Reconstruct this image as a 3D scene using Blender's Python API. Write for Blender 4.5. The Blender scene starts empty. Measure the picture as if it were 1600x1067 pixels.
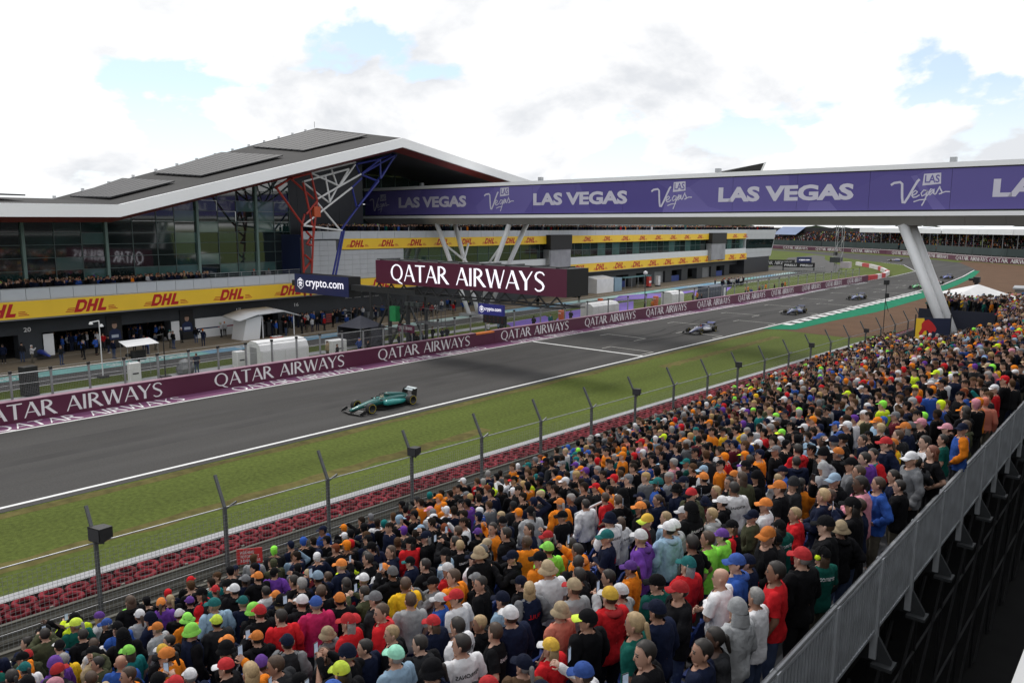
import bpy, bmesh, math, random
import numpy as np
from mathutils import Vector, Matrix, Euler, noise
from mathutils.bvhtree import BVHTree
random.seed(7); np.random.seed(7)
SC = bpy.context.scene
COL = SC.collection
PI = math.pi

# ------------------------------------------------------------------ camera
CAM_Z = 12.457
cam_d = bpy.data.cameras.new('camera'); cam = bpy.data.objects.new('camera', cam_d); COL.objects.link(cam)
cam_d.sensor_width = 36.0; cam_d.lens = 27.0; cam_d.clip_start = 0.1; cam_d.clip_end = 6000
Fw = Vector((-0.64704677, 0.74780069, -0.14874341)); Rt = Vector((0.75583365, 0.65475268, 0.003797)); Up = Vector((-0.10022954, 0.10996843, 0.98886854))
cam.matrix_world = Matrix(((Rt.x, Up.x, -Fw.x, 0), (Rt.y, Up.y, -Fw.y, 0), (Rt.z, Up.z, -Fw.z, CAM_Z), (0, 0, 0, 1)))
SC.camera = cam

# ------------------------------------------------------------------ world: daylight sky with cumulus
SUN_EL, SUN_AZ = math.radians(50), math.radians(-68)      # azimuth measured from +Y towards +X
w = bpy.data.worlds.new('World'); SC.world = w; w.use_nodes = True
nt = w.node_tree; nt.nodes.clear()
def N(t, **k):
    n = nt.nodes.new(t)
    for a, b in k.items(): setattr(n, a, b)
    return n
out = N('ShaderNodeOutputWorld'); bg = N('ShaderNodeBackground'); bg.inputs[1].default_value = 0.11
sky = N('ShaderNodeTexSky', sky_type='NISHITA', sun_disc=False); sky.sun_elevation = SUN_EL; sky.sun_rotation = SUN_AZ
sky.air_density = 1.0; sky.dust_density = 0.3; sky.ozone_density = 1.0
geo = N('ShaderNodeTexCoord'); sep = N('ShaderNodeSeparateXYZ'); nt.links.new(geo.outputs['Generated'], sep.inputs[0])
mx = N('ShaderNodeMath', operation='MAXIMUM'); mx.inputs[1].default_value = 0.0; nt.links.new(sep.outputs[2], mx.inputs[0])
ad = N('ShaderNodeMath', operation='ADD'); ad.inputs[1].default_value = 0.42; nt.links.new(mx.outputs[0], ad.inputs[0])
dx = N('ShaderNodeMath', operation='DIVIDE'); dy = N('ShaderNodeMath', operation='DIVIDE')
nt.links.new(sep.outputs[0], dx.inputs[0]); nt.links.new(ad.outputs[0], dx.inputs[1])
nt.links.new(sep.outputs[1], dy.inputs[0]); nt.links.new(ad.outputs[0], dy.inputs[1])
cmb = N('ShaderNodeCombineXYZ'); nt.links.new(dx.outputs[0], cmb.inputs[0]); nt.links.new(dy.outputs[0], cmb.inputs[1])
def fbm(scale, det, rough, off, dist=0.3):
    m = N('ShaderNodeMapping'); m.inputs['Location'].default_value = off; nt.links.new(cmb.outputs[0], m.inputs[0])
    t = N('ShaderNodeTexNoise'); t.inputs['Scale'].default_value = scale; t.inputs['Detail'].default_value = det
    t.inputs['Roughness'].default_value = rough; t.inputs['Distortion'].default_value = dist; nt.links.new(m.outputs[0], t.inputs[0]); return t
def ramp(src, stops):
    r = N('ShaderNodeValToRGB'); e = r.color_ramp.elements
    e[0].position, e[0].color = stops[0][0], (*stops[0][1], 1); e[1].position, e[1].color = stops[-1][0], (*stops[-1][1], 1)
    for p, c in stops[1:-1]:
        n = e.new(p); n.color = (*c, 1)
    nt.links.new(src, r.inputs[0]); return r
cover = ramp(fbm(2.2, 10, 0.54, (1.1, 14.4, 0), 0.1).outputs[0], [(0.412, (0, 0, 0)), (0.445, (1, 1, 1))])
tone = ramp(fbm(2.4, 9, 0.58, (7.7, 6.2, 0), 0.2).outputs[0], [(0.37, (4.55, 4.68, 4.9)), (0.45, (5.6, 5.65, 5.75)), (0.52, (6.5, 6.5, 6.5))])
mix = N('ShaderNodeMixRGB'); nt.links.new(cover.outputs[0], mix.inputs[0])
skm = N('ShaderNodeMixRGB', blend_type='MULTIPLY'); skm.inputs[0].default_value = 1.0; skm.inputs[2].default_value = (0.66, 0.76, 0.86, 1)
veil = N('ShaderNodeMixRGB'); veil.inputs[0].default_value = 0.42; veil.inputs[2].default_value = (5.9, 6.05, 6.2, 1)      # thin high cloud over the blue
hz = N('ShaderNodeMapRange'); hz.inputs[1].default_value = 0.02; hz.inputs[2].default_value = 0.16; hz.inputs[3].default_value = 1.0; hz.inputs[4].default_value = 0.42
nt.links.new(sep.outputs[2], hz.inputs[0]); nt.links.new(hz.outputs[0], veil.inputs[0])
nt.links.new(sky.outputs[0], skm.inputs[1]); nt.links.new(skm.outputs[0], veil.inputs[1]); nt.links.new(veil.outputs[0], mix.inputs[1]); nt.links.new(tone.outputs[0], mix.inputs[2])
nt.links.new(mix.outputs[0], bg.inputs[0]); nt.links.new(bg.outputs[0], out.inputs[0])

# ------------------------------------------------------------------ sun behind thin cloud
sun_d = bpy.data.lights.new('sun', 'SUN'); sun_d.energy = 1.2; sun_d.angle = math.radians(16); sun_d.color = (1.0, 0.96, 0.9)
sun = bpy.data.objects.new('sun', sun_d); COL.objects.link(sun)
sd = Vector((math.sin(SUN_AZ) * math.cos(SUN_EL), math.cos(SUN_AZ) * math.cos(SUN_EL), math.sin(SUN_EL)))
sun.rotation_euler = (-sd).to_track_quat('-Z', 'Y').to_euler(); sun.location = (0, 0, 60)
vs = SC.view_settings; vs.view_transform = 'Standard'; vs.look = 'None'; vs.exposure = 0.68; vs.gamma = 1.0; vs.use_curve_mapping = False
try:
    SC.cycles.max_bounces = 5; SC.cycles.transparent_max_bounces = 12; SC.cycles.caustics_reflective = False; SC.cycles.caustics_refractive = False
    SC.cycles.use_denoising = True
except Exception: pass

# ------------------------------------------------------------------ materials
MATS = {}
def mat(name, col=(0.5, 0.5, 0.5), rough=0.6, var=0.12, scale=3.0, metal=0.0, bump=0.0, bscale=30.0, emit=0.0, spec=0.5, objcol=False, coat=0.0, fine=None, stretch=None, rnd=0.0):
    if name in MATS: return MATS[name]
    m = bpy.data.materials.new(name); m.use_nodes = True; t = m.node_tree; b = t.nodes['Principled BSDF']
    b.inputs['Roughness'].default_value = rough; b.inputs['Metallic'].default_value = metal; b.inputs['Specular IOR Level'].default_value = spec
    b.inputs['Coat Weight'].default_value = coat
    tc = t.nodes.new('ShaderNodeTexCoord'); nz = t.nodes.new('ShaderNodeTexNoise'); nz.inputs['Scale'].default_value = scale; nz.inputs['Detail'].default_value = 5
    mp = t.nodes.new('ShaderNodeMapping'); t.links.new(tc.outputs['Object'], mp.inputs[0]); t.links.new(mp.outputs[0], nz.inputs[0])
    if rnd:                                   # each copy of a piece a little lighter or darker
        oi = t.nodes.new('ShaderNodeObjectInfo'); rr = t.nodes.new('ShaderNodeMapRange'); rr.inputs[3].default_value = 1 - rnd; rr.inputs[4].default_value = 1 + rnd * .6; t.links.new(oi.outputs['Random'], rr.inputs[0])
        rm = t.nodes.new('ShaderNodeMixRGB'); rm.blend_type = 'MULTIPLY'; rm.inputs[0].default_value = 1.0
    if stretch: mp.inputs['Scale'].default_value = stretch
    mr = t.nodes.new('ShaderNodeMapRange'); mr.inputs[1].default_value = 0.25; mr.inputs[2].default_value = 0.75; mr.inputs[3].default_value = 1 - var; mr.inputs[4].default_value = 1 + var
    t.links.new(nz.outputs[0], mr.inputs[0])
    mul = t.nodes.new('ShaderNodeMixRGB'); mul.blend_type = 'MULTIPLY'; mul.inputs[0].default_value = 1.0
    if objcol:
        oi = t.nodes.new('ShaderNodeObjectInfo'); t.links.new(oi.outputs['Color'], mul.inputs[1])
    else: mul.inputs[1].default_value = (*col, 1)
    t.links.new(mr.outputs[0], mul.inputs[2]); last = mul
    if fine:                                  # a second, finer scale of mottling
        n2 = t.nodes.new('ShaderNodeTexNoise'); n2.inputs['Scale'].default_value = fine[0]; n2.inputs['Detail'].default_value = 3; t.links.new(tc.outputs['Object'], n2.inputs[0])
        r2 = t.nodes.new('ShaderNodeMapRange'); r2.inputs[1].default_value = 0.3; r2.inputs[2].default_value = 0.7; r2.inputs[3].default_value = 1 - fine[1]; r2.inputs[4].default_value = 1 + fine[1]
        t.links.new(n2.outputs[0], r2.inputs[0]); m3 = t.nodes.new('ShaderNodeMixRGB'); m3.blend_type = 'MULTIPLY'; m3.inputs[0].default_value = 1.0
        t.links.new(mul.outputs[0], m3.inputs[1]); t.links.new(r2.outputs[0], m3.inputs[2]); last = m3
    if rnd: t.links.new(last.outputs[0], rm.inputs[1]); t.links.new(rr.outputs[0], rm.inputs[2]); last = rm
    t.links.new(last.outputs[0], b.inputs['Base Color'])
    if emit:
        t.links.new(last.outputs[0], b.inputs['Emission Color']); b.inputs['Emission Strength'].default_value = emit
    if bump:
        bn = t.nodes.new('ShaderNodeTexNoise'); bn.inputs['Scale'].default_value = bscale; bn.inputs['Detail'].default_value = 4; t.links.new(tc.outputs['Object'], bn.inputs[0])
        bp = t.nodes.new('ShaderNodeBump'); bp.inputs['Strength'].default_value = bump; bp.inputs['Distance'].default_value = 0.02
        t.links.new(bn.outputs[0], bp.inputs['Height']); t.links.new(bp.outputs[0], b.inputs['Normal'])
    MATS[name] = m; return m

# ------------------------------------------------------------------ mesh helpers
class MB:
    def __init__(s): s.v = []; s.f = []; s.m = []; s.mi = 0
    def add(s, vs, fs):
        o = len(s.v); s.v += [tuple(p) for p in vs]; s.f += [tuple(i + o for i in f) for f in fs]; s.m += [s.mi] * len(fs); return s
    def box(s, c, d, rz=0.0, bev=0.0, M=None):
        x, y, z = d[0] / 2, d[1] / 2, d[2] / 2
        if bev > 0:
            b = min(bev, x * .9, y * .9)
            ring = [(-x + b, -y), (x - b, -y), (x, -y + b), (x, y - b), (x - b, y), (-x + b, y), (-x, y - b), (-x, -y + b)]
            vs = [(a, q, -z) for a, q in ring] + [(a, q, z) for a, q in ring]; n = 8
            fs = [tuple(range(n - 1, -1, -1)), tuple(range(n, 2 * n))] + [(i, (i + 1) % n, n + (i + 1) % n, n + i) for i in range(n)]
        else:
            vs = [(-x, -y, -z), (x, -y, -z), (x, y, -z), (-x, y, -z), (-x, -y, z), (x, -y, z), (x, y, z), (-x, y, z)]
            fs = [(3, 2, 1, 0), (4, 5, 6, 7), (0, 1, 5, 4), (1, 2, 6, 5), (2, 3, 7, 6), (3, 0, 4, 7)]
        R = M if M is not None else Matrix.Rotation(rz, 3, 'Z'); c = Vector(c)
        return s.add([R @ Vector(p) + c for p in vs], fs)
    def bb(s, x0, x1, y0, y1, z0, z1): return s.box(((x0 + x1) / 2, (y0 + y1) / 2, (z0 + z1) / 2), (abs(x1 - x0), abs(y1 - y0), abs(z1 - z0)))
    def tube(s, p0, p1, r0, r1=None, n=8, cap=True):
        r1 = r0 if r1 is None else r1; p0, p1 = Vector(p0), Vector(p1); d = (p1 - p0).normalized()
        a = d.orthogonal().normalized(); b = d.cross(a); vs = []
        for p, r in ((p0, r0), (p1, r1)):
            vs += [p + a * (r * math.cos(2 * PI * i / n)) + b * (r * math.sin(2 * PI * i / n)) for i in range(n)]
        fs = [(i, (i + 1) % n, n + (i + 1) % n, n + i) for i in range(n)]
        if cap: fs += [tuple(range(n - 1, -1, -1)), tuple(range(n, 2 * n))]
        return s.add(vs, fs)
    def path(s, pts, r, n=6):
        rr = r if isinstance(r, (list, tuple)) else [r] * len(pts)
        for i in range(len(pts) - 1): s.tube(pts[i], pts[i + 1], rr[i], rr[i + 1], n)
        return s
    def bar(s, p0, p1, wdt, hgt):
        p0, p1 = Vector(p0), Vector(p1); d = p1 - p0; L = d.length; d.normalize()
        u = Vector((0, 0, 1)) if abs(d.z) < .95 else Vector((1, 0, 0)); r = d.cross(u).normalized(); u = r.cross(d)
        return s.box((p0 + p1) / 2, (wdt, L, hgt), M=Matrix((r, d, u)).transposed())
    def poly(s, pts, ext=None):                     # planar polygon; ext extrudes it by that vector
        pts = [Vector(p) for p in pts]; n = len(pts)
        if ext is None: return s.add(pts, [tuple(range(n))])
        e = Vector(ext); return s.add(pts + [p + e for p in pts], [tuple(range(n - 1, -1, -1)), tuple(range(n, 2 * n))] + [(i, (i + 1) % n, n + (i + 1) % n, n + i) for i in range(n)])
    def lathe(s, prof, c=(0, 0, 0), n=16, axis='Z'):
        vs = []; k = len(prof); c = Vector(c)
        for i in range(n):
            a = 2 * PI * i / n
            for r, h in prof:
                p = (r * math.cos(a), r * math.sin(a), h) if axis == 'Z' else ((h, r * math.cos(a), r * math.sin(a)) if axis == 'X' else (r * math.cos(a), h, r * math.sin(a)))
                vs.append(Vector(p) + c)
        fs = [(i * k + j, ((i + 1) % n) * k + j, ((i + 1) % n) * k + j + 1, i * k + j + 1) for i in range(n) for j in range(k - 1)]
        return s.add(vs, fs)
    def loft(s, rings, cap=True):
        n = len(rings[0]); o = []
        for r in rings: o += list(r)
        fs = [(j * n + i, j * n + (i + 1) % n, (j + 1) * n + (i + 1) % n, (j + 1) * n + i) for j in range(len(rings) - 1) for i in range(n)]
        if cap: fs += [tuple(range(n - 1, -1, -1)), tuple(range((len(rings) - 1) * n, len(rings) * n))]
        return s.add(o, fs)
    def mesh(s, name, smooth=False):
        me = bpy.data.meshes.new(name); me.from_pydata(s.v, [], s.f)
        bm = bmesh.new(); bm.from_mesh(me); bmesh.ops.recalc_face_normals(bm, faces=bm.faces); bm.to_mesh(me); bm.free()
        if any(s.m): me.polygons.foreach_set('material_index', s.m)
        if smooth: me.polygons.foreach_set('use_smooth', [True] * len(me.polygons))
        return me
    def build(s, name, material, parent=None, smooth=False, loc=None, rz=None):
        return obj(name, s.mesh(name, smooth), material, parent, loc, rz)
def obj(name, me, material=None, parent=None, loc=None, rz=None):
    if material is not None:
        ml = material if isinstance(material, (list, tuple)) else [material]
        if not me.materials:
            for q in ml: me.materials.append(q)
    o = bpy.data.objects.new(name, me); COL.objects.link(o)
    if parent is not None: o.parent = parent
    if loc is not None: o.location = loc
    if rz is not None: o.rotation_euler = (0, 0, rz)
    return o
def inst(name, me, parent=None, loc=(0, 0, 0), rz=0.0, color=None, scale=None):
    o = bpy.data.objects.new(name, me); COL.objects.link(o); o.parent = parent; o.location = loc; o.rotation_euler = (0, 0, rz)
    if color is not None: o.color = (*color, 1)
    if scale is not None: o.scale = scale if not isinstance(scale, (int, float)) else (scale,) * 3
    return o
def empty(name, loc=(0, 0, 0), rz=0.0, parent=None):
    o = bpy.data.objects.new(name, None); COL.objects.link(o); o.location = loc; o.rotation_euler = (0, 0, rz); o.parent = parent; o.empty_display_size = 0.2; return o
def tag(o, label, cat, group=None):
    o['label'] = label; o['category'] = cat
    if group: o['group'] = group
    return o
def struct(o): o['kind'] = 'structure'; return o
def stuff(o, label=None, cat=None):
    o['kind'] = 'stuff'
    if label: o['label'] = label
    if cat: o['category'] = cat
    return o
def copy_tree(o, parent=None):
    c = o.copy(); COL.objects.link(c); c.parent = parent
    for ch in list(o.children): copy_tree(ch, c)
    return c

# ------------------------------------------------------------------ lettering
def ribbon(mb, pts, wid, lift):
    n = len(pts); L = []; Rr = []
    if n == 2 and abs(pts[1][1] - pts[0][1]) > .3 and not isinstance(wid, (list, tuple)):      # straight stems and diagonals end level
        (x0, y0), (x1, y1) = pts[0][:2], pts[1][:2]; h = wid * math.hypot(x1 - x0, y1 - y0) / abs(y1 - y0) / 2
        mb.add([(x0 - h, y0, lift), (x0 + h, y0, lift), (x1 + h, y1, lift), (x1 - h, y1, lift)], [(0, 1, 2, 3)]); return
    for i, p in enumerate(pts):
        a = Vector(pts[max(i - 1, 0)]); b = Vector(pts[min(i + 1, n - 1)]); d = b - a
        nn = Vector((-d.y, d.x)).normalized(); ww = wid[i] if isinstance(wid, (list, tuple)) else wid
        L.append((p[0] + nn.x * ww / 2, p[1] + nn.y * ww / 2, lift)); Rr.append((p[0] - nn.x * ww / 2, p[1] - nn.y * ww / 2, lift))
    mb.add(L + Rr, [(n + i, n + i + 1, i + 1, i) for i in range(n - 1)])
def arc(cx, cy, rx, ry, a0, a1, n=18): return [(cx + rx * math.cos(math.radians(a0 + (a1 - a0) * i / n)), cy + ry * math.sin(math.radians(a0 + (a1 - a0) * i / n))) for i in range(n + 1)]
TK, TN = 0.15, 0.07
QS = [(.60, .83), (.50, .95), (.34, .985), (.18, .93), (.10, .78), (.15, .63), (.32, .52), (.48, .42), (.57, .27), (.52, .11), (.38, .02), (.22, .02), (.08, .13)]
SERIF = {
 'A': (.76, [([(.02, 0), (.37, 1.0)], TN), ([(.37, 1.0), (.74, 0)], TK), ([(.16, .34), (.6, .34)], .055)]),
 'T': (.74, [([(.37, 0), (.37, .95)], TK), ([(0, .96), (.74, .96)], .075)]),
 'Q': (.98, [(arc(.46, .5, .40, .46, 0, 360, 28), [TK - .07 * abs(math.sin(2 * PI * i / 28)) for i in range(29)]), ([(.48, .08), (.66, -.08), (.9, -.17)], [.1, .1, .05])]),
 'R': (.76, [([(.1, 0), (.1, 1.0)], TK), (arc(.16, .74, .36, .235, 95, -95, 14), [.06 + .08 * math.sin(PI * i / 14) for i in range(15)]), ([(.3, .5), (.74, 0)], TK)]),
 'I': (.24, [([(.12, 0), (.12, 1.0)], TK)]),
 'W': (1.16, [([(.03, 1), (.32, 0)], TK), ([(.32, 0), (.56, .98)], TN), ([(.56, 1), (.84, 0)], TK), ([(.84, 0), (1.12, 1)], TN)]),
 'Y': (.74, [([(.03, 1), (.37, .45)], TK), ([(.72, 1), (.37, .45)], TN), ([(.37, .48), (.37, 0)], TK)]),
 'S': (.68, [(QS, [.06, .08, .08, .1, .12, .13, .14, .13, .12, .1, .08, .08, .06])]), ' ': (.42, [])}
def serif_mesh(txt, length, height, name='lettering'):
    mb = MB(); x = 0; k = 0
    for ch in txt:
        wd, st = SERIF[ch]
        for pts, wi in st:
            ribbon(mb, [(x + p[0], p[1]) for p in pts], wi, 0.0005 * (k % 5) / 1.0); k += 1
        x += wd + .07
    sx = length / (x - .07); me = bpy.data.meshes.new(name)
    me.from_pydata([(p[0] * sx, p[1] * height, p[2]) for p in mb.v], [], mb.f); return me
def font_mesh(txt, name='lettering', bold=0.0, shear=0.0, length=None, height=None, space=1.0):
    cu = bpy.data.curves.new('t', 'FONT'); cu.body = txt; cu.offset = bold; cu.shear = shear; cu.space_character = space; cu.resolution_u = 3
    o = bpy.data.objects.new('t', cu); COL.objects.link(o); bpy.context.view_layer.update()
    me = bpy.data.meshes.new_from_object(o.evaluated_get(bpy.context.evaluated_depsgraph_get())); me.name = name
    bpy.data.objects.remove(o); bpy.data.curves.remove(cu)
    co = np.empty(len(me.vertices) * 3); me.vertices.foreach_get('co', co); co = co.reshape(-1, 3)
    lo, hi = co.min(0), co.max(0); co -= lo; s = (hi - lo)
    if length: co[:, 0] *= length / s[0]
    if height: co[:, 1] *= height / s[1]
    elif length: co[:, 1] *= length / s[0]
    me.vertices.foreach_set('co', co.ravel()); me.update(); return me
def frame(o, origin, xdir, ydir):                    # lay a flat sheet of lettering on a surface
    x = Vector(xdir).normalized(); y = Vector(ydir).normalized(); z = x.cross(y); o.matrix_local = Matrix(((x.x, y.x, z.x, origin[0]), (x.y, y.y, z.y, origin[1]), (x.z, y.z, z.z, origin[2]), (0, 0, 0, 1))); return o
def merge(dst, me, M):                               # append a mesh to a builder
    o = [M @ v.co for v in me.vertices]; dst.add(o, [tuple(p.vertices) for p in me.polygons])

# ================================================================== THE GROUND
M_grass = mat('grass', (0.082, 0.106, 0.021), 0.9, 0.2, 0.35, fine=(5.0, 0.25), bump=0.8, bscale=22, stretch=(1, .10, 1), spec=.1)
M_grass2 = mat('dry_grass', (0.105, 0.092, 0.030), 0.9, 0.3, 0.2, fine=(2.0, 0.25), spec=.1)
M_asph = mat('asphalt', (0.064, 0.062, 0.060), 0.85, 0.26, 0.12, fine=(9.0, 0.10), bump=0.25, bscale=60, stretch=(3.0, 0.22, 1), spec=.1)
M_asph2 = mat('pit_asphalt', (0.098, 0.096, 0.094), 0.85, 0.14, 0.3, fine=(8.0, 0.08), spec=.1)
M_tan = mat('tan_concrete', (0.225, 0.185, 0.135), 0.85, 0.16, 0.25, fine=(3.0, 0.08), stretch=(2, .4, 1), spec=.1)
M_conc = mat('grey_concrete', (0.36, 0.36, 0.37), 0.85, 0.12, 0.8, fine=(6.0, 0.08), spec=.1)
M_gravel = mat('brown_gravel', (0.115, 0.068, 0.042), 0.95, 0.15, 0.3, fine=(12.0, 0.2), bump=0.5, bscale=40, spec=.1)
M_paint = mat('white_paint', (0.74, 0.74, 0.73), 0.7, 0.10, 1.5, spec=.1)
M_oldpaint = mat('worn_white_paint', (0.42, 0.41, 0.38), 0.8, 0.25, 2.0, spec=.1)
M_kgreen = mat('kerb_green', (0.006, 0.165, 0.085), 0.8, 0.14, 0.5, spec=.08, fine=(3, .1))
M_plum = mat('plum_paint', (0.17, 0.065, 0.135), 0.7, 0.1, 0.6, spec=.1)
M_maroon = mat('maroon_board', (0.095, 0.016, 0.045), 0.45, 0.07, 0.7)
M_teal = mat('teal_paint', (0.25, 0.52, 0.50), 0.7, 0.2, 0.35, spec=.1)
M_blue = mat('pale_blue_paint', (0.22, 0.42, 0.58), 0.7, 0.2, 0.35, spec=.1)
M_purple = mat('purple_mat', (0.20, 0.13, 0.46), 0.7, 0.12, 0.5, spec=.1)
M_rubber = mat('rubber_marks', (0.035, 0.034, 0.034), 0.9, 0.3, 1.0, spec=.1)
M_letter = mat('white_letters', (0.80, 0.80, 0.80), 0.5, 0.03, 1.0)
M_steel = mat('galvanised_steel', (0.33, 0.34, 0.35), 0.5, 0.15, 4.0, metal=0.5)
M_dsteel = mat('dark_steel', (0.035, 0.037, 0.04), 0.5, 0.2, 3.0)
M_black = mat('matt_black', (0.012, 0.012, 0.013), 0.6, 0.1, 2.0)
M_white = mat('white_sheet', (0.74, 0.75, 0.76), 0.5, 0.05, 0.4)
M_wcover = mat('white_fabric', (0.72, 0.72, 0.72), 0.8, 0.08, 1.2)

def sheet(name, pts, z, m, parent=None, st=True):
    o = MB().poly([(x, y, z) for x, y in pts]).build(name, m, parent)
    if st and parent is None: struct(o)
    return o
# one ground sheet, finely enough cut near the track to show dry swathes in its material
o = MB().poly([(-3000, -600, 0), (3000, -600, 0), (3000, 4000, 0), (-3000, 4000, 0)]).build('ground', M_grass); struct(o)
TRK = [(-52.85, -60), (-52.85, 140), (-54.6, 165), (-55.1, 188), (-55.7, 216.6), (-57.5, 243), (-70.3, 281), (-81.4, 296), (-94.3, 313), (-119.8, 352), (-148.6, 390), (-200, 432), (-260, 455),
       (-260, 475), (-205, 452), (-166, 420), (-145.9, 405), (-114.8, 382), (-92.7, 360.5), (-75.8, 341), (-59.1, 312), (-45, 262), (-41.0, 225), (-38.2, 190), (-37.7, 150), (-37.75, -60)]
sheet('race_track', TRK, 0.012, M_asph)
sheet('gravel_trap', [(-37.0, 91.9), (-31.3, 91.0), (-27.4, 90.6), (-25.6, 96), (-24.0, 108), (-21, 140), (-18, 200), (-22, 283), (-39, 306), (-52, 318), (-61, 328), (-60.5, 314), (-45.5, 262), (-41, 225), (-37, 180), (-34, 150), (-33.6, 121), (-34.6, 106), (-35.2, 94)], 0.008, M_gravel)
kerb = sheet('kerb', [(-38.0, 91.2), (-34.8, 93.3), (-34.4, 106.4), (-33.3, 121), (-33.8, 151), (-36.2, 190), (-39.4, 226), (-43.6, 258), (-45.2, 258), (-41.2, 225), (-38.4, 190), (-37.85, 150)], 0.024, M_kgreen)
y = 97.0
def trk_r(y): return -37.85 if y < 150 else (-37.85 - (y - 150) * .0137 if y < 190 else -38.4 - (y - 190) * .08)
for i in range(44):                                     # raised white and dark blocks along the kerb
    y1 = y + (1.55 if i % 2 == 0 else 1.55); xa, xb = trk_r(y), trk_r(y1)
    MB().poly([(xa - .05, y, .03), (xb - .05, y1, .03), (xb + 1.0, y1, .03), (xa + 1.0, y, .03)], (0, 0, .03)).build('kerb_block', M_paint if i % 2 == 0 else M_asph2, kerb); y = y1
# dry swathes in the verge and the paved strip in front of the tyres
for k, (x0, x1, y0, y1) in enumerate([(-37.6, -36.9, -30, 92), (-31.9, -31.0, -20, 34), (-34.6, -33.6, 60, 86)]):
    n = 60; L = [(x0 + .25 * noise.noise((k, i * .7, 0)), y0 + (y1 - y0) * i / n) for i in range(n + 1)]; Rr = [(x1 + .5 * noise.noise((k + 9, i * .55, 0)), y0 + (y1 - y0) * i / n) for i in range(n + 1)]
    mb = MB(); mb.add([(a, b, .004) for a, b in L] + [(a, b, .004) for a, b in Rr], [(i, n + 1 + i, n + 2 + i, i + 1) for i in range(n)]); struct(mb.build('dry_verge', M_grass2))
def bx(y): return 0.040 * (y - 7)                       # the tyre wall drifts from the track with distance
sheet('paved_strip', [(-29.0 + bx(-10), -10), (-29.0 + bx(96), 96), (-27.6 + bx(96), 96), (-27.6 + bx(-10), -10)], 0.010, M_conc)
sheet('stand_forecourt', [(-26.6 + bx(-14), -14), (-26.6 + bx(96), 96), (-15, 200), (60, 200), (60, -60), (-26.6 + bx(-14), -60)], 0.006, M_asph2)
# painted lines
def line(name, pts, wd, z=0.017, m=None):
    mb = MB(); ribbon(mb, pts, wd, z); o = mb.build(name, m or M_paint); struct(o); return o
line('edge_line', [(-38.4, -60), (-38.4, 150), (-39.0, 190), (-41.8, 225), (-45.8, 262)], .24)
line('edge_line', [(-52.62, -60), (-52.62, 140), (-54.3, 165), (-54.8, 188), (-55.4, 216.6), (-57.1, 243), (-69.8, 281), (-81, 296)], .2)
line('start_line', [(-52.4, 64.1), (-38.5, 63.9)], .35)
for k in range(9):
    for xa, yy in ((-49.7, 74.5 + 15.4 * k), (-44.2, 66.8 + 15.4 * k)):
        mb = MB(); ribbon(mb, [(xa, yy), (xa + 5.3, yy - .15)], .16, .017); ribbon(mb, [(xa + .06, yy), (xa + .06, yy - 1.6)], .14, .019); ribbon(mb, [(xa + 5.2, yy - .15), (xa + 5.2, yy - 2.6)], .14, .019)
        struct(mb.build('grid_marking', M_oldpaint))
rs = random.Random(3)
for k in range(7):                                      # rubber laid down at the starts
    y0 = [71, 74, 86, 88, 92, 104, 120][k]; x0 = [-44.8, -46.5, -47.5, -46.0, -47.0, -45.5, -46][k]
    for s in (0, 1.55):
        pts = [(x0 + s + .9 * math.sin(t * 2.6 + k) * t, y0 + 9 * t) for t in [i / 14 for i in range(15)]]
        line('tyre_mark', pts, .26, .0145 + .0003 * k, M_rubber)
for x0 in (-47.5, -45.6, -43.2): line('tyre_mark', [(x0 + .5 * math.sin(i * .35 + x0), -40 + i * 8.) for i in range(17)], .9, .0138, mat('rubbered_line', (0.061, 0.059, 0.058), .85, .2, .3, spec=.1))

# plum apron with its painted name
apron = sheet('painted_apron', [(-54.6, -30), (-52.8, -30), (-52.8, 140), (-54.5, 165), (-54.9, 190), (-55.6, 190)], 0.016, M_plum)
TXT = [(-3.2, 12.0), (12.6, 12.0), (28.55, 12.1), (44.4, 12.1), (61.3, 12.2), (76.8, 11.7), (91.2, 11.4), (106.0, 11.2), (120.3, 10.9), (133.9, 10.4), (148.6, 10.1), (161.7, 9.9), (175.2, 10.1)]
QA = serif_mesh('QATAR AIRWAYS', 12.0, 1.0); QA.materials.append(M_letter)
for y0, L in TXT:
    t = inst('lettering', QA, apron); frame(t, (-53.0, y0 + 1.0, .021), (0, 1, 0), (-1, 0, 0)); t.scale = (L / 12.0, 1.45, 1)

# ================================================================== PIT WALL with name boards
WX = -54.6
pw = empty('pit_wall', (WX, 0, 0)); tag(pw, 'long maroon trackside wall lettered with an airline name, between track and pit lane', 'wall')
mb = MB()
for y0, y1 in ((-30, 57.4), (60.2, 190)): mb.bb(-.55, 0, y0, y1, 0, 1.38)
mb.build('wall_face', M_maroon, pw)
MB().bb(-.5, -.02, 57.4, 60.2, 0, 1.2).build('gap_panel', M_maroon, pw)
MB().bb(-.56, .015, 57.4, 60.2, 1.2, 1.36).build('orange_rail', mat('orange_plastic', (0.72, 0.20, 0.03), .5, .08, 2), pw)
mb = MB(); mb.bb(-.58, .02, -30, 57.4, 1.383, 1.42); mb.bb(-.58, .02, 60.2, 190, 1.383, 1.42); mb.build('capping', mat('plum_cap', (0.30, 0.16, 0.22), .5, .1, 1), pw)
for y0, L in TXT:
    t = inst('lettering', QA, pw); frame(t, (.006, y0, .24), (0, 1, 0), (0, 0, 1)); t.scale = (L / 12.0, 1.0, 1)
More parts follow.
